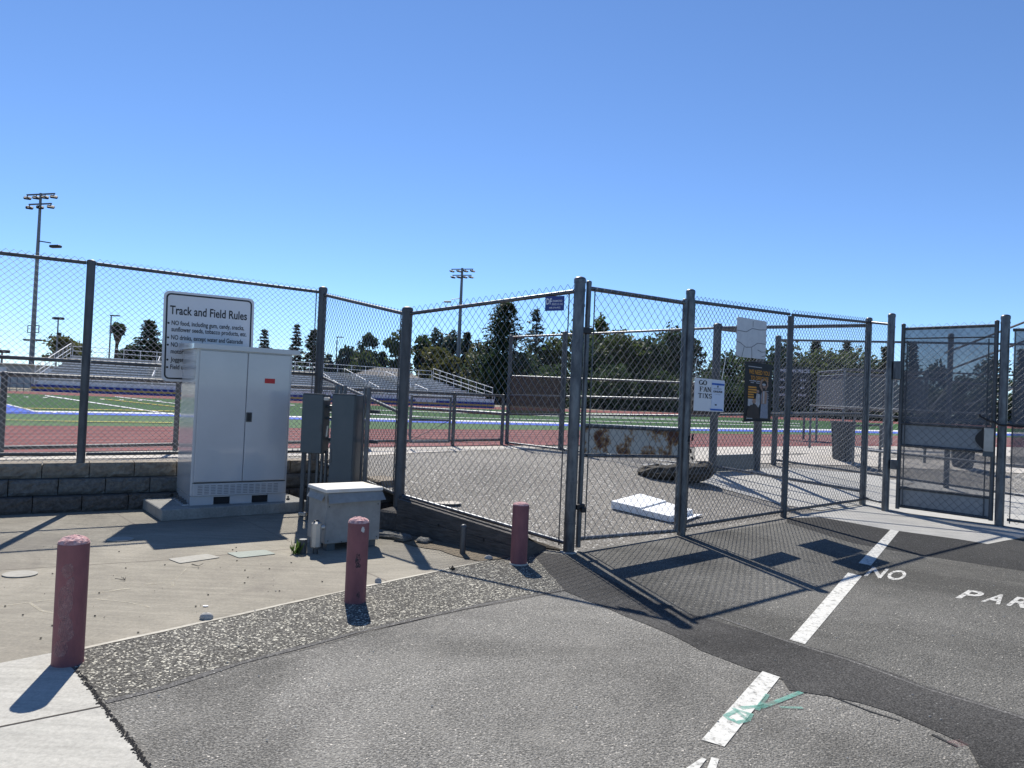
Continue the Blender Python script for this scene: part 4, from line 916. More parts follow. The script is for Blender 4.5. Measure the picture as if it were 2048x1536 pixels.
eb2, oe2, we2, zb2_, zt2_ = ebox('electrical_box', 'tall narrow grey electrical cabinet, right of the shorter grey box', 665, 713, 788, 1000, 8.0, .28, False)
rk = thing('strut_rack', 'steel strut rack and conduits carrying the grey electrical boxes', 'rack', E0)
def strut(px, yt, D, w_=.045, zb=0, nm='strut', mt='galv'):
    p = atD(px, yt, D); MB().frame(Vector((p.x, p.y, 0)), uX, vX, UP, -w_/2, w_/2, 0, .042, zb, p.z, .005).build(nm, mt, rk)
strut(737, 774, 8.12, .045); strut(729, 774, 8.12, .022); strut(690, 770, 8.45, .03); strut(682, 771, 8.45, .03); strut(673, 770, 8.47, .04); strut(612, 800, 8.35, .05, mt='galv_dark')
for px, yt in ((624, 900), (639, 903), (648, 903), (656, 905)):
    p = atD(px-3, yt, 8.2); MB().tube(Vector((p.x, p.y, 0)), p+UP*.02, .019, n=10).build('conduit', 'galv', rk, smooth=True)
for zz in (.9, 1.25):
    MB().frame(E0+UP*zz, uX, vX, UP, .02, .78, .22, .262, -.02, .02, .004).build('cross_strut', 'galv', rk)
mm = MB(); mm.frame(atD(604, 1028, 8.15)*1.0, uX, vX, UP, -.04, .05, -.02, .05, -.02, .02, .004); mm.build('foot_plate', 'chrome', rk)

# ------------------------------------------------------------------ vent box
T0 = G(648, 1104); T1 = G(748, 1094); uV = (T1-T0); uV.normalize(); vV = Vector((-uV.y, uV.x, 0)); p_l = G(758, 1095)
WV = (G(760, 1094)-T0).dot(uV); zvt = topz(T0, 652, 979); zvb = topz(T0, 648, 1089); DV = .42
vb = thing('vent_box', 'low dusty off-white utility box with lid and drooping front flap', 'utility box', T0)
def vf(x0, x1, y0, y1, z0, z1, bev=0, mb=None): mb = mb or MB(); mb.frame(at(T0, 0), uV, vV, UP, x0, x1, y0, y1, z0, z1, bev); return mb
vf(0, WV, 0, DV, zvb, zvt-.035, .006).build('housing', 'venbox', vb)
vf(-.012, WV+.012, -.012, DV+.012, zvt-.034, zvt, .005).build('lid', 'ventop', vb)
PV = lambda x, y, z: at(T0, 0)+uV*x+vV*y+UP*z
MB().prism([PV(.015, -.001, zvt-.04), PV(WV+.01, -.001, zvt-.04), PV(WV+.025, -.055, zvt-.115), PV(.005, -.055, zvt-.125)], vV*.004).build('flap', 'venbox', vb)
MB().prism([PV(-.001, DV*.1, zvt-.06), PV(-.001, DV-.02, zvt-.06), PV(-.03, DV-.02, zvt-.11), PV(-.03, DV*.1, zvt-.11)][::-1], uV*.004).build('side_flap', 'venbox', vb)
for x0, x1 in ((.03, .11), (WV-.11, WV-.03)):
    for y0, y1 in ((.02, .1), (DV-.1, DV-.02)): vf(x0, x1, y0, y1, .0, zvb-.001).build('foot', 'greybox', vb)
for x, z in ((.03, zvb+.03), (WV-.03, zvb+.03), (.03, zvt-.16), (WV-.03, zvt-.16), (WV*.3, zvb+.012)): c = PV(x, -.001, z); MB().tube(c, c-vV*.006, .006, n=6).build('screw', 'galv_dark', vb)
cf = atD(628, 1075, T0.y-.02); c0 = PV(-.085, -.03, 0)
cd = thing('conduit_body', 'rounded cast metal conduit elbow at the left side of the vent box', 'conduit fitting', at(c0, .0))
mm = MB(); mm.frame(c0+UP*.0, uV, vV, UP, -.055, .035, -.04, .04, .04, .30, .025); mm.build('casting', 'alum', cd, smooth=True)
MB().tube(c0+UP*0.0-uV*.01, c0+UP*.055-uV*.01, .024, n=12).build('riser', 'galv_dark', cd, smooth=True)
MB().tube(c0+UP*.235, c0+UP*.235+uV*.06, .026, n=12).build('nipple', 'alum', cd, smooth=True)
c3 = c0-uV*.11+vV*.05; mm = MB(); mm.tube(c3, c3+UP*.13, .035, n=10); tag(mm.build('pipe_stub', 'galv_dark', loc=c3, smooth=True), 'dark capped pipe stub behind the cast conduit elbow', 'pipe')
def weed(p, n, h, lab, mt='weed', sp=.06):
    mm = MB()
    for k in range(n):
        b = p+Vector((random.uniform(-sp, sp)*.6, random.uniform(-sp, sp)*.6, 0)); d = Vector((random.uniform(-1, 1)*sp, random.uniform(-1, 1)*sp, random.uniform(.4, 1)*h)); s_ = Vector((random.uniform(-1, 1), random.uniform(-1, 1), 0)).normalized()*.01
        mm.add([b-s_*.3, b+s_*.3, b+d*.6+s_, b+d, b+d*.6-s_], [(0, 1, 2, 3, 4)])
    tag(mm.build('weed', mt, loc=p), lab, 'weed')
weed(c3-uV*.05, 40, .14, 'green weed growing at the left foot of the vent box')
weed(G(1092, 1085)+Vector((0, 0, 0)), 60, .09, 'dry weed tuft where the timber wall meets the tall gate post', 'dirt', .12)
weed(G(800, 1072), 14, .04, 'small dry weed by the left stub post', 'dirt')
weed(G(905, 1139), 16, .03, 'tiny straw coloured tuft in the curb joint', 'dirt', .03)

# ------------------------------------------------------------------ covers in the yard
def ground_disc(name, lab, px, py, rxp, ryp, mt, cat='cover'):
    c = G(px, py, .0); w_ = (G(px+rxp, py)-c).length; n = 30; d_ = abs(G(px, py-ryp).y-c.y)
    mm = MB(); mm.prism([c+Vector((math.cos(2*math.pi*k/n)*w_, math.sin(2*math.pi*k/n)*d_, .005)) for k in range(n)], Vector((0, 0, .006))); o_ = mm.build(name, mt, loc=c); tag(o_, lab, cat)
ground_disc('cleanout_cover', 'round white cleanout cover left of the nearest bollard', 40, 1150, 35, 7.2, 'lid')
ground_disc('cleanout_cover', 'round cover in the shadow line before the concrete pad', 240, 1080, 27, 5, 'lid')
def rectlid(lab, q, mt):
    P4_ = [G(*p, .005) for p in q]; c = sum(P4_, Vector())/4; mm = MB(); pts = []
    for i in range(4):
        a, b, c_ = P4_[i-1], P4_[i], P4_[(i+1) % 4]; pts += [b+(a-b)*.1, b+((a-b)+(c_-b))*.02, b+(c_-b)*.1]
    mm.prism(pts, Vector((0, 0, .003))); tag(mm.build('meter_box_lid', mt, loc=c), lab, 'cover', )
rectlid('rectangular concrete meter lid, left of the two in the yard', [(336, 1118), (414, 1108), (441, 1115), (360, 1127)], 'lid')
rectlid('greenish rectangular meter lid, right of the two in the yard', [(453, 1106), (530, 1100), (552, 1108), (478, 1116)], 'lidgreen')
for px, py, rx, lab in ((413, 1238, .045, 'white rounded stone on the curb line left of the middle bollard'), (756, 1166, .028, 'small pale stone on the curb line right of the middle bollard'), (977, 1119, .04, 'round pale stone at the foot of the timber wall')):
    c = G(px, py); tag(lump(MB(), c+UP*.012, rx, rx*.7, .03, j=.06).build('stone', 'slab', loc=c, smooth=True, sharp=80), lab, 'stone')
c = G(411, 1214); tag(MB().prism([c+Vector((math.cos(k)*.02, math.sin(k)*.012, .006)) for k in (0, 1, 2, 3, 4, 5)], UP*.003).build('paper_scrap', 'paper', loc=c), 'tiny white scrap lying on the yard concrete', 'litter')
mm = MB()
for k in range(70):
    if k < 35: x, y = random.uniform(0, 1000), random.uniform(1090, 1290)
    else: x, y = random.uniform(0, 600), random.uniform(1060, 1240)
    if y > 1297-(x-163)*.216: continue
    p = G(x, y, .008); s_ = random.choice((.003, .004, .008)); lump(mm, p, s_, s_*.7, s_*.5, n=6, m=4)
for x, y in ((397, 1132), (602, 1112), (250, 1160)):
    for k in range(4): p = G(x, y, .01); mm.tube(p, p+Vector((random.uniform(-.08, .08), random.uniform(-.05, .05), .012)), .002, n=4)
o = mm.build('yard_litter', 'joint'); o['kind'] = 'stuff'; o['label'] = 'scattered dark seed cones and twigs on the yard concrete'
mm = MB()
for k in range(110):
    x, y = random.uniform(250, 2040), random.uniform(1150, 1530)
    p = G(x, y, .006); s_ = random.choice((.003, .004, .006)); lump(mm, p, s_, s_*.7, s_*.5, n=6, m=4)
o = mm.build('lot_pebbles', 'slab'); o['kind'] = 'stuff'; o['label'] = 'scattered pale pebbles on the asphalt lot'

# ------------------------------------------------------------------ inside: foam block, rock, walkway cage
q = [Gh(x, y, .01) for x, y in ((1222, 1018), (1340, 1046), (1385, 1032), (1280, 1002))]
mm = MB(); th = UP*.09; m1 = q[0].lerp(q[1], .5); m2 = q[3].lerp(q[2], .5)
mm.prism([q[0], m1, m2, q[3]], th); mm.prism([m1+Vector((.004, 0, 0)), q[1], q[2], m2+Vector((.004, 0, 0))], th*.8); 
fo = mm.build('foam_slab', 'foam', loc=q[0]); tag(fo, 'bent white foam slab lying on the pavement behind the narrow gate', 'foam slab')
MB().prism([q[1]+UP*.001, q[1]+Vector((.16, .05, .001)), q[2]+Vector((.14, .05, .001)), q[2]+UP*.001], UP*.012).build('loose_flap', 'foam', fo)
c = Gh(1340, 958); tag(lump(lump(lump(MB(), c+Vector((-.18, 0, .10)), .34, .25, .12, 14, 8, .12), c+Vector((.25, -.05, .12)), .38, .25, .15, 14, 8, .12), c+Vector((.55, 0, .17)), .16, .2, .14, 12, 8, .1).build('rock', 'rock', loc=c), 'long dark rough rock behind the narrow gate', 'rock')
ground_d = Gh(893, 1006, .003); tag(MB().prism([ground_d+Vector((math.cos(k*.4)*.17, math.sin(k*.4)*.13, .0)) for k in range(16)], UP*.006).build('cleanout_cover', 'band', loc=ground_d), 'round pale cover in the pavement behind the timber wall', 'cover')

Q1 = Gh(1013, 890); Q2 = Gh(1424, 946); Q3 = Gh(1547, 930); Qm = Gh(1512, 941); 
wd_ = thing('walkway_fence', 'inner fence with a brown expanded-metal band seen through the near fence', 'fence', Q1)
zQ1 = topz(Q1, 1018, 670); zQ2 = topz(Q2, 1436, 651)
post(wd_, Q1, zQ1, .04, mt='galv_dark'); post(wd_, Q2, zQ2+.02, .07, mt='galv_dark'); Qh = Q1.lerp(Q2, .30); post(wd_, at(Qh, hgt(Qh.x, Qh.y)), topz(Qh, 1140, 664), .05, mt='galv_dark')
za1, za2 = topz(Q1, 1018, 674), topz(Q2, 1440, 656); zp1, zp2 = topz(Q1, 1016, 752), topz(Q2, 1434, 768); zq1, zq2 = topz(Q1, 1013, 828), topz(Q2, 1430, 832)
frame_panel(wd_, Q1, Q2, .45, za1, Q2.z+.05, za2, [('top_rail', za1, za2), ('panel_rail', zp1, zp2), ('panel_rail', zq1, zq2), ('middle_rail', (zp1+zq1)/2, (zp2+zq2)/2), ('bottom_rail', .52, Q2.z+.1)], spike=.0, r=.002, w=.085)
u_ = (at(Q2, 0)-at(Q1, 0)).normalized(); nn = Vector((u_.y, -u_.x, 0))
def lz_(A_, B_, t): return A_+(B_-A_)*t
for t0_, t1_ in ((0, .30), (.90, 1.0)):
    mm = MB(); p0_, p1_ = Q1.lerp(Q2, t0_), Q1.lerp(Q2, t1_); mm.prism([at(p0_, lz_(zq1, zq2, t0_)), at(p1_, lz_(zq1, zq2, t1_)), at(p1_, lz_(zp1, zp2, t1_)), at(p0_, lz_(zp1, zp2, t0_))], nn*.003)
    mm.build('expanded_metal_band', 'expmetal', wd_)
# long pipe rail left of it
a = atD(822, 816, 16.6); b = atD(1013, 828, Q1.y)
pr_ = thing('pipe_rail', 'bright round pipe rail crossing before the running track', 'rail', at(b, ZF)); MB().tube(a, b, .035, n=12).build('rail', 'galv', pr_, smooth=True); MB().tube(at(a, ZF), a, .035, n=12).build('rail_post', 'galv', pr_, smooth=True)
# low trackside fence
lf = thing('trackside_fence', 'waist-high pipe and mesh fence along the near edge of the running track', 'fence', G(350, 905, ZF))
segs = [(-380, 924), (0, 915), (350, 905), (733, 896), (905, 893), (1003, 891)]
PP = [G(x, y, ZF) for x, y in segs]
for i, (a, b) in enumerate(zip(PP[:-1], PP[1:])):
    MB().tube(at(a, 1.50), at(b, 1.50), .03, n=10).build('top_rail', 'galv_dark', lf, smooth=True); MB().tube(at(a, ZF+.12), at(b, ZF+.12), .026, n=10).build('bottom_rail', 'galv_dark', lf, smooth=True)
    if i >= 2: chainlink(MB(), a, b, ZF+.08, 1.5, ZF+.08, 1.5, .085, .0016, 0).build('wire_mesh', 'wire', lf)
for p in PP[1:]: post(lf, p, 1.53, .036, mt='galv_dark')
tg = thing('track_gate', 'low mesh gate leaves in the trackside fence left of the inner fence', 'gate', G(860, 894, ZF))
g1, g2 = G(820, 894.5, ZF+.03), G(898, 893.5, ZF+.03)
for a_, b_ in ((at(g1, .6), at(g2, .6)), (at(g1, 1.42), at(g2, 1.42)), (at(g1, .6), at(g1, 1.42)), (at(g2, .6), at(g2, 1.42)), (at(g1, 1.0), at(g2, 1.0))): MB().tube(a_-Vector((0, .06, 0)), b_-Vector((0, .06, 0)), .022, n=8).build('gate_bar', 'galv', tg, smooth=True)
MB().tube(at(g1, .62)-Vector((0, .06, 0)), at(g2, 1.0)-Vector((0, .06, 0)), .006, n=6).build('truss_rod', 'galv_dark', tg)
# walkway cage, near and far sides
nw = thing('walkway_railing', 'near side railing of the concrete walkway behind the hanging signs', 'railing', Q2)
e4 = at(P4, 0); 
for nm, z1, z2, r_ in (('top_rail', za2, topz(P4, 1737, 651), .03), ('middle_rail', topz(Q2, 1430, 829), topz(P4, 1733, 828), .028), ('lower_rail', Q2.z+.12, .22, .026)):
    MB().tube(at(Q2, z1), at(e4, z2), r_, n=10).build(nm, 'galv', nw, smooth=True)
fwk = thing('walkway_railing', 'far side mesh railing of the concrete walkway running on behind the screened gate', 'railing', Q3)
R3 = Gh(1990, 1000); R2 = Gh(1716, 956); Rm = Q3.lerp(R2, 1.0)
zQ3 = topz(Q3, 1556, 672); post(fwk, Q3, zQ3, .055, mt='galv_dark'); Rr = Gh(2110, 1012)
post(fwk, Gh(1892, 977), topz(Gh(1892, 977), 1910, 668), .05, mt='galv_dark')
zT = topz(Q3, 1556, 680); zTr = topz(Rr, 2115, 690)
frame_panel(fwk, Q3, Rr, Q3.z+.08, zT, Rr.z+.08, zTr, [('top_rail', zT, zTr), ('middle_rail', 1.42, 1.42), ('bottom_rail', Q3.z+.1, Rr.z+.1)], w=.1, r=.0022, spike=0)
bp = thing('walkway_post', 'thick galvanised post standing behind the dark poster', 'post', Qm); post(bp, Qm, topz(Qm, 1520, 662), .075, mt='galv_dark')
zb_ = topz(Q2, 1426, 913)
MB().tube(at(Q2, zQ2-.05), at(Qm, topz(Qm, 1520, 668)), .035, n=10).build('header_rail', 'galv_dark', bp, smooth=True)
lo = thing('kick_board', 'low dark board between two thick walkway posts', 'board', at(Q2, Q2.z)); uq = (at(Qm, 0)-at(Q2, 0)).normalized(); nq = Vector((uq.y, -uq.x, 0))
MB().frame(at(Q2, Q2.z+.02), uq, nq, UP, .1, (at(Qm, 0)-at(Q2, 0)).length-.08, -.02, .02, 0, zb_-Q2.z, .004).build('panel', 'greybox', lo)
# admission board
D_ = 24; a = atD(1546, 810, D_); b = atD(1619, 812, D_); c = atD(1548, 733, D_)
ab = thing('price_board', 'dark ticket price board with white lettering beyond the walkway', 'sign', at(a, ZF)); ux = (b-a).normalized(); w = (b-a).length; h = c.z-a.z; nf = Vector((ux.y, -ux.x, 0)); nf.z = 0
MB().prism([a, b, b+UP*h, a+UP*h], -nf*.05).build('board', 'ppblack', ab)
mm = MB(); of = nf*.01
for t_, x, y, ww, hh_ in (('ADMISSION PRICES', .02, .86, .95, .085), ('ADULTS', .05, .64, .35, .055), ('$10', .72, .64, .16, .055), ('SENIORS', .04, .44, .38, .055), ('$5', .72, .44, .12, .055), ('UNDER 5', .04, .25, .38, .055), ('FREE', .68, .25, .22, .055)):
    puttext(mm, t_, a+ux*(w*x)+UP*(h*y)+of, ux, UP, width=w*ww, height=h*hh_, bold=.02)
mm.build('lettering', 'signtext', ab)
for x in (.1, .9): p = a+ux*(w*x)-nf*.1; MB().tube(at(p, hgt(p.x, p.y)-.02), p+UP*h, .04, n=8).build('leg', 'galv_dark', ab)
# equipment cage / backstop box
D_ = 21; a = atD(1687, 818, D_); b = atD(1850, 822, D_); zt_ = atD(1687, 740, D_).z; gz = ZF
cg2 = thing('equipment_cage', 'grey mesh-sided storage cage beyond the walkway', 'cage', at(a, gz)); ux = (at(b, 0)-at(a, 0)).normalized(); vy = Vector((-ux.y, ux.x, 0)); w = (at(b, 0)-at(a, 0)).length
mm = MB()
for x in (0, w*.5, w):
    for y in (0, 1.8): p = at(a, gz)+ux*x+vy*y; mm.tube(p, at(p, zt_), .035, n=8)
mm.build('frame_post', 'pole', cg2)
mm = MB()
for z in (zt_, zt_-.14, a.z):
    for y in (0, 1.8): mm.tube(at(a, z)+vy*y, at(a, z)+vy*y+ux*w, .025, n=8)
    for x in (0, w): mm.tube(at(a, z)+ux*x, at(a, z)+ux*x+vy*1.8, .025, n=8)
mm.build('frame_rail', 'galv', cg2)
mm = MB(); p0 = at(a, a.z); mm.prism([p0, p0+ux*w, at(p0+ux*w, zt_-.14), at(p0, zt_-.14)], vy*.004); mm.prism([p0+vy*.01, p0+vy*1.8, at(p0+vy*1.8, zt_-.14), at(p0+vy*.01, zt_-.14)], ux*.004); mm.build('mesh_panel', 'screen', cg2)
# ramp rails past the cage
rr_ = thing('ramp_railing', 'long sloping pipe railings of a ramp behind the screened gate', 'railing', G(1760, 850, ZF))
for (x0, y0), (x1, y1), D0, D1 in (((1620, 811), (1990, 829), 19, 15), ((1632, 823), (1850, 838), 19, 17), ((1687, 738), (2060, 752), 21, 21), ((1890, 706), (2060, 640), 17, 15), ((1905, 737), (2060, 678), 17, 15), ((1930, 812), (2060, 765), 17, 15), ((1860, 820), (1900, 770), 18, 18), ((1700, 852), (1760, 850), 16, 16), ((1790, 750), (2060, 780), 19, 18), ((1730, 900), (2060, 935), 15, 12)):
    MB().tube(atD(x0, y0, D0), atD(x1, y1, D1), .025, n=8).build('rail', 'galv', rr_, smooth=True)
for x, yb, yt, D0 in ((1706, 915, 850, 16), (1620, 870, 811, 19), (1850, 890, 740, 17), (1760, 905, 850, 15.5)):
    p = atD(x, yb, D0); t_ = atD(x, yt, D0).z; MB().tube(at(p, hgt(p.x, p.y)-.02), at(p, t_), .03, n=8).build('rail_post', 'galv', rr_, smooth=True)
# trash can
def can(px, yb, lab, s=1.0, mt='darkgrey'):
    c = Gh(px, yb); t = thing('trash_can', lab, 'trash can', c, 'grey trash cans by the track'); h_ = .85*s
    MB().tube(c, c+UP*h_, .2*s, .26*s, n=20).build('bin', mt, t, smooth=True); MB().tube(c+UP*h_, c+UP*(h_+.05), .28*s, n=20).build('rim', mt, t, smooth=True)
    mm = MB(); 
    for k in range(8): a = k*.785; mm.tube(c+Vector((math.cos(a)*.205*s, math.sin(a)*.205*s, .05)), c+Vector((math.cos(a)*.258*s, math.sin(a)*.258*s, h_-.05)), .014, n=5)
    mm.build('rib', mt, t)
can(1684, 921, 'dark grey trash can seen through the fence left of the end post')
can(1925, 935, 'dark trash can seen through the lower screen of the gate')

# ------------------------------------------------------------------ bleachers
bl = thing('bleachers', 'long aluminium bleachers with blue and gold skirting across the track', 'bleachers', G(400, 800, ZF))
FL = G(62, 782, ZF); FR = G(905, 814, ZF); uB = (FR-FL).normalized(); vB = Vector((-uB.y, uB.x, 0)); NR = 11
FR2 = FR+uB*((FR-FL).length*.12)
zlo, runs = 1.15, .78
zbl = atD(95, 707, FL.y+6).z; zbr = atD(926, 762, FR.y+11).z
def brow(t, side):   # point on row t (0..1) at left/right end
    base = FL if side == 0 else FR2
    zz = zlo+((zbl if side == 0 else zbr)-zlo)*t
    return at(base+vB*(.6+t*runs*NR)-(uB*t*3.0 if side else Vector()), zz)
for k in range(NR):
    t = k/(NR-1); a, b = brow(t, 0), brow(t, 1); MB().frame(a, (b-a).normalized(), vB, UP, 0, (b-a).length, 0, .30, -.03, .02).build('bench', 'bleach', bl)
    mm = MB().frame(a-UP*.22, (b-a).normalized(), vB, UP, 0, (b-a).length, -.45, 0, -.02, .0); mm.frame(a-UP*.1, (b-a).normalized(), vB, UP, 0, (b-a).length, .30, .31, -.2, .06); mm.build('foot_board', 'bleachfoot', bl)
a, b = at(FL, 0), at(FR2, 0); Lb = (b-a).length
zw = .95
MB().frame(at(FL, ZF), uB, vB, UP, 0, Lb, 0, .1, 0, .16).build('skirting', 'skirtblue', bl); MB().frame(at(FL, ZF), uB, vB, UP, 0, Lb, -.01, .09, .161, .29).build('skirting_stripe', 'skirtgold', bl); MB().frame(at(FL, ZF), uB, vB, UP, 0, Lb, 0, .1, .291, .45).build('skirting', 'skirtblue', bl)
MB().frame(at(FL, ZF), uB, vB, UP, .3, Lb, .15, .25, .3, .72).build('front_wall', 'bleachw', bl)
for t in (.30, .80): MB().frame(at(FL, ZF), uB, vB, UP, Lb*t, Lb*t+1.6, -.04, .02, 0.30, .68).build('entry_wall', 'bleachw', bl)
mm = MB(); n = 40
for k in range(n+1): p = at(FL, ZF+.6)+uB*(Lb*k/n)+vB*.05; mm.tube(p, p+UP*.45, .015, n=4)
mm.tube(at(FL, ZF+1.05)+vB*.05, at(FL, ZF+1.05)+vB*.05+uB*Lb, .025, n=6); mm.build('front_guardrail', 'bleach', bl)
mm = MB(); a, b = brow(1, 0)+vB*.6, brow(1, 1)+vB*.6
for k in range(25): p = a.lerp(b, k/24); mm.tube(p-UP*1, p+UP*.75, .02, n=4)
for dz_ in (.75, .4): mm.tube(a+UP*dz_, b+UP*dz_, .025, n=6)
mm.build('back_guardrail', 'bleach', bl)
for side in (0, 1):
    mm = MB(); a, b = brow(0, side), brow(1, side); 
    for dz_ in (.25, .55, .95): mm.tube(a+UP*dz_, b+UP*dz_, .03, n=6)
    for k in range(9): p = a.lerp(b, k/8); mm.tube(p-UP*.2, p+UP*.95, .02, n=4)
    mm.build('end_rail', 'bleachw', bl)
for t in (.22, .50, .63, .72, .84):
    mm = MB(); a = brow(0, 0).lerp(brow(0, 1), t); b = brow(1, 0).lerp(brow(1, 1), t)
    for s0 in (.05, .38, .7): 
        p, q = a.lerp(b, s0), a.lerp(b, s0+.24); mm.tube(p+UP*.5, q+UP*.5, .03, n=5); mm.tube(p, p+UP*.5, .02, n=4); mm.tube(q, q+UP*.5, .02, n=4)
    for dz_ in range(NR): p = a.lerp(b, dz_/(NR-1)); mm.frame(p+UP*.03, uB, vB, UP, -.5, .5, -.3, .1, -.005, .01)
    mm.build('aisle_rail', 'bleachw', bl)
mm = MB(); a, b = brow(1, 0)+vB*.7, brow(1, 1)+vB*.7
for k in range(12): p = a.lerp(b, k/11); mm.tube(at(p, ZF-.01), p, .06, n=5)
for k in range(12): p = a.lerp(b, k/11)-vB*4; mm.tube(at(p, ZF-.01), p-UP*1.4, .06, n=5)
mm.build('under_frame', 'galv_dark', bl)
# building behind the bleachers
def house(name, lab, x0, x1, yb, yt, D, dep, roofh, mt='wallgrey', zbase=ZF-.02):
    a = atD(x0, yb, D); b = atD(x1, yb, D); zw_ = atD(x0, yt, D).z; ux = (at(b, 0)-at(a, 0)).normalized(); vy = Vector((-ux.y, ux.x, 0)); w = (at(b, 0)-at(a, 0)).length
    t = thing(name, lab, 'building', at(a, zbase)); o_ = at(a, 0)
    MB().frame(o_, ux, vy, UP, 0, w, 0, dep, zbase, zw_).build('wall', mt, t)
    e = .4; q = [o_-ux*e-vy*e+UP*(zw_+.002), o_+ux*(w+e)-vy*e+UP*(zw_+.002), o_+ux*(w+e)+vy*(dep+e)+UP*(zw_+.002), o_-ux*e+vy*(dep+e)+UP*(zw_+.002)]
    r1, r2 = o_+ux*(dep*.4)+vy*dep/2+UP*(zw_+roofh), o_+ux*(w-dep*.4)+vy*dep/2+UP*(zw_+roofh)
    MB().add(q+[r1, r2], [(0, 1, 5, 4), (1, 2, 5), (2, 3, 4, 5), (3, 0, 4), (3, 2, 1, 0)]).build('roof', 'roofgrey', t)
    return t, o_, ux, vy, w, zw_
h_ = house('low_building', 'low building with hipped shingle roof behind the middle of the bleachers', 640, 870, 790, 768, 92, 14, 2.6)
h2 = house('storage_building', 'pale flat-walled building at the far left beyond the track', -260, 60, 776, 716, 58, 8, .15)
mm = MB()
for x in (10, 14): mm.frame(h2[1], h2[2], h2[3], UP, x, x+.9, -.02, .01, ZF, ZF+1.6)
mm.build('door', 'bleach', h2[0])
fq = thing('far_fence', 'low fence and gate rails by the pale building at the far left', 'fence', G(30, 783, ZF))
a, b = G(-260, 781, ZF), G(60, 783, ZF); mm = MB()
for k in range(19): p = a.lerp(b, k/18); mm.tube(p, p+UP*.9, .025, n=4)
for z in (.1, .5, .9): mm.tube(a+UP*z, b+UP*z, .025, n=5)
mm.build('rail', 'galv', fq)

# ------------------------------------------------------------------ floodlight poles
def pole(px, yb, tx, ty, D, lab, rows_, arm, side, low=True):
    b = atD(px, yb, D); b = at(b, ZF); zt_ = atD(tx, ty, D).z; H = zt_-ZF
    t = thing('floodlight_pole', lab, 'light pole', b); MB().tube(b, b+UP*H, D*.0036, D*.0016, n=12).build('pole', 'pole', t, smooth=True)
    uxx = Vector((.96, -.28, 0)).normalized()
    for ri, (dz_, n, w_) in enumerate(rows_):
        c = b+UP*(H-dz_); MB().tube(c-uxx*w_, c+uxx*w_, .07, n=6).build('crossarm', 'pole', t)
        for k in range(n):
            p = c+uxx*(w_*(-.95+1.9*k/(n-1))); lm = MB()
            f_ = Vector((.5, -.85, 0)).normalized(); s_ = Vector((-f_.y, f_.x, 0)); d_ = (f_-UP*.35).normalized(); up_ = (UP+f_*.35).normalized()
            lm.frame(p-UP*.28, s_, d_, up_, -.28, .28, -.3, .3, -.11, .11, .05); lm.tube(p, p-UP*.25, .04, n=5); lm.frame(p-UP*.30, s_, d_, up_, -.24, .24, .3, .6, .07, .10)
            lm.build('lamp_head', 'black', t)
    z = H-rows_[-1][0]-3.2; p = b+UP*z; lm = MB(); lm.tube(p, p+uxx*side*1.4-UP*.2, .05, n=5); lm.frame(p+uxx*side*1.9-UP*.5, uxx*side, Vector((0, -1, 0)), UP, -.5, .6, -.25, .25, -.12, .1, .05); lm.build('lower_lamp', 'black' if side > 0 else 'alum', t)
    if low:
        z0 = 3.0
        for z in (z0, z0-1.1): mm = MB(); p = at(b, z+1.2)
        mm = MB()
        for z in (5.3, 4.7): mm.tube(b+UP*z-uxx*.62, b+UP*z+uxx*.62, .04, n=5)
        for s_ in (-1, 1): mm.tube(b+UP*5.3+uxx*.62*s_, b+UP*4.7+uxx*.62*s_, .04, n=5)
        mm.build('service_platform', 'galv', t)
        for s_ in (-1, 1): MB().frame(b+UP*4.05+uxx*.62*s_, uxx, Vector((0, -1, 0)), UP, -.33, .33, -.2, .2, -.08, .08, .04).build('uplight', 'black', t)
    else:
        mm = MB(); mm.tube(b+uxx*-.6+UP*.0, b+uxx*-.6+UP*3.2, .35, n=8); mm.build('control_box', 'pole', t)
pole(62, 742, 76, 386, 62, 'tall floodlight pole at the far left, rising above the long fence', ((.1, 4, 1.55), (.95, 3, 1.25)), 0, 1)
pole(914, 770, 920, 536, 100, 'slender floodlight pole beyond the right end of the bleachers', ((.15, 4, 1.6), (1.0, 4, 1.4)), 0, -1, low=False)
def lamp(px, yb, tx, ty, D, lab, kind=0):
    b = at(atD(px, yb, D), ZF); H = atD(tx, ty, D).z-ZF; t = thing('street_lamp', lab, 'lamp post', b); MB().tube(b, b+UP*H, .10, .07, n=8).build('pole', 'pole', t, smooth=True)
    mm = MB()
    if kind == 0: mm.frame(b+UP*H, Vector((1, 0, 0)), Vector((0, 1, 0)), UP, -.1, .9, -.15, .15, -.06, .06, .03)
    else: mm.frame(b+UP*H, Vector((1, 0, 0)), Vector((0, 1, 0)), UP, -.55, .55, -.2, .2, -.12, .14, .04); mm.frame(b+UP*(H-1.6), Vector((1, 0, 0)), Vector((0, 1, 0)), UP, 0, .35, -.15, .15, -.15, .15, .03)
    mm.build('lamp_head', 'black', t)
lamp(113, 705, 115, 637, 75, 'short dark camera pole just right of the tall left floodlight pole', 1)
lamp(217, 736, 222, 631, 75, 'thin lamp post just left of the palm tree')
lamp(671, 745, 675, 674, 110, 'thin lamp post seen above the short braced fence panel')
lamp(3, 730, 3, 703, 60, 'small lamp post at the left image edge above the pale building', 1)
lamp(934, 770, 938, 690, 110, 'thin grey lamp post before the round olive tree near the bleachers end')

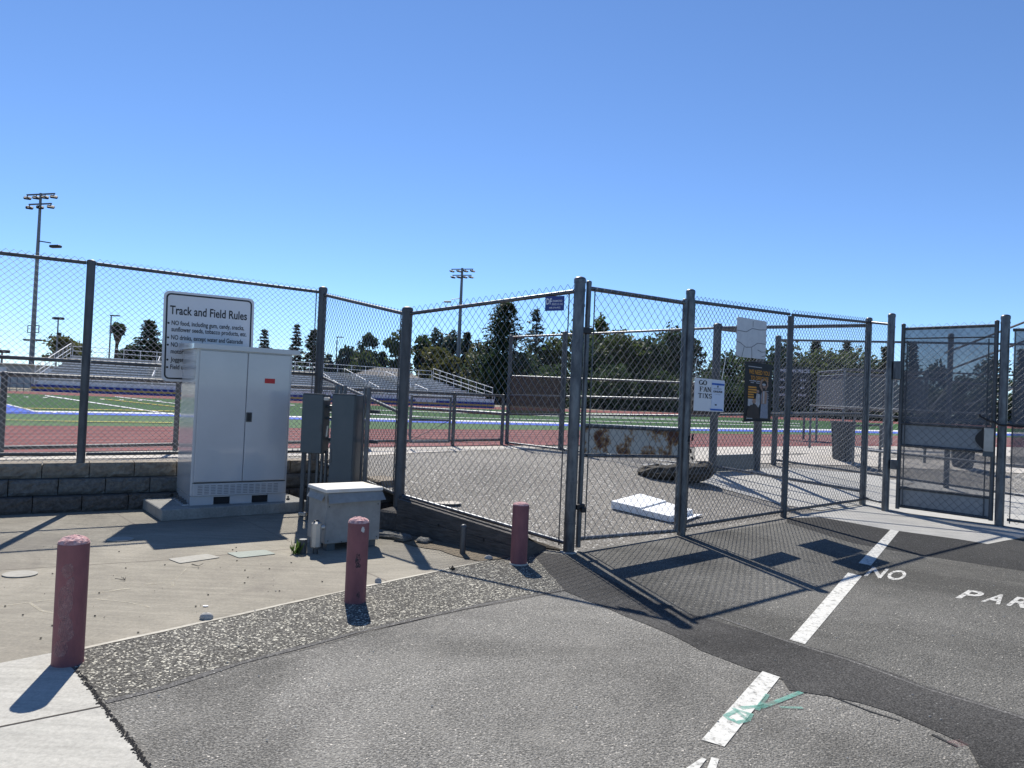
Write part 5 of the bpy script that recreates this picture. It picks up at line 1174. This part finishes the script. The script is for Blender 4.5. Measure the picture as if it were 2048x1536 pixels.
# ------------------------------------------------------------------ trees
rnd = random.Random(11)
def leaves(N, fn, size, flat=0.0):
    V = []; Fc = []
    for i in range(N):
        p = fn()
        if p is None: continue
        a = Vector((rnd.gauss(0, 1), rnd.gauss(0, 1), rnd.gauss(0, 1)*(1-flat))).normalized(); b = a.cross(Vector((rnd.gauss(0, 1), rnd.gauss(0, 1), rnd.gauss(0, 1)))).normalized()
        s_ = size*rnd.uniform(.5, 1.3); k = len(V); V += [p+a*s_, p+b*s_*.55, p-a*s_*.8, p-b*s_*.6]; Fc.append((k, k+1, k+2, k+3))
    mb = MB(); mb.add(V, Fc); return mb
def broad(px, yt, wpx, yb, D, lab, mt='leafmid', cat='tree', dens=1.0, lobes=16, fill=.8):
    c = atD(px, yb, D); zt_ = atD(px, yt, D).z; base = at(c, ZF-.02); H = zt_-ZF; w = wpx/F_PX*D/2
    t = thing('broadleaf_tree', lab, cat, base)
    zc = max(c.z, ZF+.2); ch = zt_-zc; tr = MB(); tr.tube(base, base+UP*(zc-ZF+ch*.5), max(.15, H*.028), .1, n=8)
    L_ = []
    for k in range(lobes):
        th = rnd.uniform(0, 2*math.pi); zz = rnd.uniform(.05, 1)**.8; rad = math.sqrt(max(0, 1-(2*zz-1)**2*.9))*rnd.uniform(.3, .78)*w
        cc = Vector((base.x+math.cos(th)*rad, base.y+math.sin(th)*rad, zc+ch*(.08+.76*zz))); rr = w*rnd.uniform(.34, .60); L_.append((cc, rr, min(rr*.85, ch*.3)))
        tr.tube(base+UP*(zc-ZF+ch*rnd.uniform(.1, .4)), cc, .08, .03, n=5)
    L_.append((Vector((base.x, base.y, zt_-ch*.17)), w*.36, ch*.17))
    for k in range(5): L_.append((Vector((base.x+rnd.uniform(-.6, .6)*w, base.y+rnd.uniform(-.5, .5)*w, zc+ch*.14)), w*.42, ch*.17))
    tr.build('trunk', 'bark', t)
    def fn():
        cc, rx, rz = rnd.choice(L_); d = Vector((rnd.gauss(0, 1), rnd.gauss(0, 1), rnd.gauss(0, 1))).normalized(); q = rnd.random()**.45*1.05
        return cc+Vector((d.x*rx*q, d.y*rx*q, d.z*rz*q))
    area = w*ch; lf_ = max(.12, D*.0034); N = int(min(18000, dens*area*38/(lf_*lf_*8))); N = max(N, 1500)
    leaves(N, fn, lf_).build('crown', mt, t); return t
def conifer(px, yt, wpx, yb, D, lab, mt='needle', dens=1.0, shape=1.0, gap=0.0, sparse=False):
    b = atD(px, yb, D); zt_ = atD(px, yt, D).z; base = at(b, ZF-.02); w = wpx/F_PX*D/2; z0 = max(b.z, ZF+.3); H = zt_-z0
    t = thing('conifer_tree', lab, 'conifer', base); tr = MB(); tr.tube(base, at(base, zt_), max(.12, H*.028), .03, n=8)
    V = []; Fc = []; lf_ = max(.1, D*.0028); nw_ = int(H/(.40 if not sparse else .45)); pts = []
    for k in range(nw_):
        f_ = k/nw_; z = z0+H*f_; rad = w*((1-f_)**shape)*rnd.uniform(.75, 1.1)+.12
        nb = 10 if not sparse else 9
        for j in range(nb):
            if rnd.random() < gap: continue
            th = rnd.uniform(0, 2*math.pi); L2 = rad*rnd.uniform(.6, 1.15); dr = -L2*.22*rnd.uniform(.3, 1.5)
            e = Vector((base.x+math.cos(th)*L2, base.y+math.sin(th)*L2, z+dr)); s0 = at(base, z); 
            if j % 3 == 0: tr.tube(s0, e, .04, .015, n=4)
            n = int((20 if not sparse else 13)*dens*max(.4, L2/w)*1.6)
            for i in range(n): q = rnd.uniform(.12, 1.02)**.8; p = s0.lerp(e, q); pts.append(p+Vector((rnd.gauss(0, .25), rnd.gauss(0, .25), rnd.gauss(-.05, .12)))*min(1.6, w*.35))
    tr.build('trunk', 'bark', t)
    for p in pts:
        a = Vector((rnd.gauss(0, 1), rnd.gauss(0, 1), rnd.gauss(-.2, .35))).normalized(); bb_ = a.cross(Vector((rnd.gauss(0, .4), rnd.gauss(0, .4), 1))).normalized(); s_ = lf_*rnd.uniform(.6, 1.4); k = len(V)
        V += [p+a*s_*1.2, p+bb_*s_*.5, p-a*s_, p-bb_*s_*.5]; Fc.append((k, k+1, k+2, k+3))
    MB().add(V, Fc).build('crown', mt, t); return t
def palm(px, yb, yt, D):
    base = at(atD(px-7, yb, D), ZF); topp = atD(px, yt, D); H = topp.z; cz = at(atD(px, 0, D), 0)
    t = thing('palm_tree', 'fan palm with a skirt of dead fronds above the left bleachers', 'palm tree', base)
    c = at(topp, topp.z-1.0); MB().tube(base, c, .22, .16, n=10).build('trunk', 'bark', t, smooth=True)
    V = MB()
    for k in range(420):
        f_ = rnd.random(); th = rnd.uniform(0, 6.28); r_ = (.62-.45*f_)*rnd.uniform(.75, 1.05); p = c+Vector((math.cos(th)*r_, math.sin(th)*r_, -.1-f_*1.5)); d = Vector((-math.cos(th)*.12, -math.sin(th)*.12, -.5)); s_ = Vector((-math.sin(th), math.cos(th), 0))*.09
        V.add([p-s_, p+s_, p+d], [(0, 1, 2)])
    V.build('dead_frond_skirt', 'palmdead', t)
    V = MB()
    for k in range(64):
        th = rnd.uniform(0, 6.28); el = rnd.uniform(-.75, 1.3); d = Vector((math.cos(th)*math.cos(el), math.sin(th)*math.cos(el), math.sin(el))); L2 = rnd.uniform(.35, .6); h0 = c+d*L2; V.tube(c, h0, .02, n=3); s0 = d.cross(Vector((rnd.gauss(0, .3), rnd.gauss(0, .3), 1))).normalized()
        for j in range(13):
            a = -1.35+2.7*j/12; dd = (d*math.cos(a)+s0*math.sin(a)).normalized(); e = h0+dd*rnd.uniform(.4, .6)-UP*.08; w_ = dd.cross(d.cross(s0)).normalized()*.05; V.add([h0, h0+dd*.4+w_, e, h0+dd*.4-w_], [(0, 1, 2, 3)])
    V.build('crown', 'leafdark', t)
palm(237, 706, 643, 85)
B = broad; C = conifer
def wood(name, lab, pts, D, mt, N):
    def fn():
        k = rnd.uniform(0, len(pts)-1.001); i = int(k); f_ = k-i; x = pts[i][0]+(pts[i+1][0]-pts[i][0])*f_; yt = pts[i][1]+(pts[i+1][1]-pts[i][1])*f_
        c = at(atD(x, 800, D+rnd.uniform(-2, 2)), 0); H = atD(x, yt, D).z-ZF; H *= .8+.28*math.sin(x*.11)*math.sin(x*.043+1)
        return at(c, ZF+H*rnd.random()**.9)
    o = leaves(N, fn, D*.0038).build(name, mt, loc=at(atD(pts[0][0], 800, D), ZF)); o['kind'] = 'stuff'; o['label'] = lab
wood('far_shrubbery', 'dark mass of shrubs closing the view below the tree crowns', [(985, 752), (1060, 745), (1180, 735), (1300, 738), (1420, 742), (1520, 748), (1640, 752), (1760, 760), (1900, 765), (2100, 770)], 92, 'leafdark', 26000)
wood('distant_shrubbery', 'low distant shrubs behind the long bleachers', [(250, 712), (400, 722), (560, 728), (640, 732), (760, 736), (900, 742), (1000, 752)], 112, 'leafdark', 7000)
B(130, 674, 92, 722, 82, 'pale olive round tree behind the left end of the bleachers', 'leafolive', dens=.7)
B(262, 692, 60, 722, 90, 'dark low bushy tree between the palm and the rules sign', 'leafdark'); B(310, 688, 90, 726, 95, 'dark hedge-like tree below the left conifer', 'leafdark')
C(297, 636, 66, 700, 92, 'layered conifer just left of the rules sign', 'leafdark', shape=.7)
C(527, 655, 46, 712, 105, 'pale blurred conifer just right of the rules sign', sparse=True); C(590, 645, 36, 726, 105, 'slim sparse conifer above the right edge of the white cabinet', sparse=True, shape=.8)
C(626, 655, 64, 742, 100, 'dense conifer behind the fence post beside the cabinet', 'leafdark', shape=.7); C(655, 705, 40, 745, 108, 'small conifer at the right foot of the dense one by the post', 'leafdark')
B(692, 695, 56, 745, 110, 'grey-green bush-like tree left of the dark peaked tree', 'leafdark', dens=.8); B(735, 665, 56, 745, 108, 'dark peaked tree above the grey shingle roof', 'leafdark'); B(728, 708, 80, 748, 104, 'lighter low tree in front of the dark peaked tree', 'leafmid')
B(797, 656, 66, 752, 106, 'mid green broadleaf tree just left of the corner fence post', 'leafmid', dens=1.1); C(765, 700, 40, 750, 108, 'dark narrow conifer between the peaked tree and the corner post', 'leafdark')
B(845, 668, 50, 752, 112, 'dark broadleaf tree just right of the corner fence post', 'leafdark'); B(868, 654, 62, 750, 115, 'grey conifer-like tree, left of the pair behind the olive tree', 'needle'); B(903, 658, 60, 750, 118, 'grey conifer-like tree, right of the pair behind the olive tree', 'needle')
B(868, 690, 84, 765, 104, 'light olive tree above the middle of the bleachers', 'leafolive'); C(930, 662, 60, 760, 120, 'grey-blue conifer at the slender floodlight pole')
B(950, 680, 84, 790, 96, 'olive round tree right of the slender floodlight pole', 'leafolive', dens=1.2); B(893, 712, 70, 770, 100, 'yellow-green low tree before the olive trees at the bleachers', 'leafolive')
C(1003, 600, 165, 790, 88, 'tallest dark redwood behind the end of the bleachers', 'leafdark', dens=1.9, shape=.62); B(985, 690, 70, 812, 84, 'dark shrub mass under the tallest redwood', 'leafdark', dens=1.4); B(1040, 700, 90, 815, 84, 'black-green tree mass right of the tallest redwood', 'leafdark', dens=1.4)
C(1068, 612, 74, 770, 98, 'open branched pine showing sky right of the tallest redwood', sparse=True, shape=.5, gap=.3)
B(1110, 660, 90, 800, 95, 'mid green tree left of the tall gate post', 'leafmid'); B(1150, 628, 84, 800, 92, 'tall light green tree crossing behind the tall gate post', 'leafmid', dens=1.1); B(1195, 624, 56, 760, 94, 'tall green tree top just right of the tall gate post', 'leafmid')
for i, (x, y, w_, l_, mt) in enumerate(((1180, 672, 90, 'leftmost dark tree seen through the narrow gate', 'leafdark'), (1235, 655, 96, 'green tree second from left seen through the narrow gate', 'leafmid'), (1290, 668, 90, 'dark tree in the middle of the view through the narrow gate', 'leafdark'), (1338, 641, 64, 'tallest tree top seen through the narrow gate', 'leafdark'), (1375, 665, 70, 'dark tree behind the post right of the narrow gate', 'leafdark'))):
    B(x, y, w_*1.15, 826, 88+i, l_, mt, dens=1.8, lobes=26)
for i, (x, y, w_, l_) in enumerate(((1100, 735, 130, 'dark wall-like shrubbery left of the tall gate post'), (1215, 735, 130, 'dark low tree mass behind the upper part of the narrow gate'), (1320, 740, 130, 'dark low tree mass behind the right part of the narrow gate'), (1425, 742, 100, 'dark low shrubbery behind the ticket sign'))):
    B(x, y, w_, 838, 80+i*1.5, l_, 'leafdark', dens=1.8, lobes=22)
for i, (x, y, w_, l_, mt) in enumerate(((1085, 690, 110, 'broad green crown filling in behind the open branched pine', 'leafmid'), (1215, 660, 130, 'wide rounded green crown left of centre through the narrow gate', 'leafmid'), (1265, 676, 120, 'wide dark crown at the centre through the narrow gate', 'leafdark'), (1318, 664, 110, 'wide green crown right of centre through the narrow gate', 'leafmid'), (1460, 700, 110, 'broad dark crown behind the thick walkway post', 'leafdark'), (1585, 705, 130, 'broad olive crown behind the price board', 'leafmid'), (1660, 712, 130, 'broad dark crown behind the storage cage', 'leafdark'), (1745, 712, 110, 'broad dark crown behind the right end post', 'leafdark'))):
    B(x, y, w_, 832, 97+i, l_, mt, dens=1.6, lobes=30)
C(1408, 742, 40, 800, 100, 'small conifer above the ticket sign', 'needle'); B(1500, 674, 120, 830, 92, 'large dark tree behind the blank grey sign', 'leafdark', dens=1.5); B(1560, 672, 84, 830, 94, 'dark tree top right of the blank grey sign', 'leafdark', dens=1.3)
C(1630, 678, 70, 760, 105, 'dark layered conifer top right of the middle fence post', 'leafdark'); B(1645, 694, 150, 835, 92, 'wide olive green tree right of the price board', 'leafmid', dens=1.3); B(1605, 710, 60, 835, 96, 'olive tree just above the price board', 'leafmid')
B(1705, 688, 110, 838, 95, 'olive dark tree left of the right end post', 'leafmid', dens=1.2); C(1690, 678, 46, 770, 110, 'small dark conifer top beside the right end post', 'leafdark'); C(1768, 690, 60, 800, 100, 'conifer between the two posts left of the screened gate', 'leafdark')
C(1822, 682, 60, 800, 100, 'pointed conifer at the left side of the screened gate', 'leafdark'); B(1872, 718, 66, 835, 100, 'round tree seen through the middle of the screened gate', 'leafdark'); B(1975, 706, 80, 840, 96, 'round tree seen through the right side of the screened gate', 'leafdark'); B(1925, 740, 70, 840, 104, 'low tree between the two round trees in the screened gate', 'leafdark')
C(2040, 695, 60, 830, 98, 'conifer at the right image edge', 'leafdark'); B(1780, 770, 200, 842, 88, 'low hedge-like tree row behind the storage cage', 'leafdark', dens=1.2); B(1470, 770, 130, 836, 84, 'low dark shrubbery right of the ticket sign', 'leafdark', dens=1.4)
for o in bpy.data.objects:
    if '_o' in o: del o['_o']
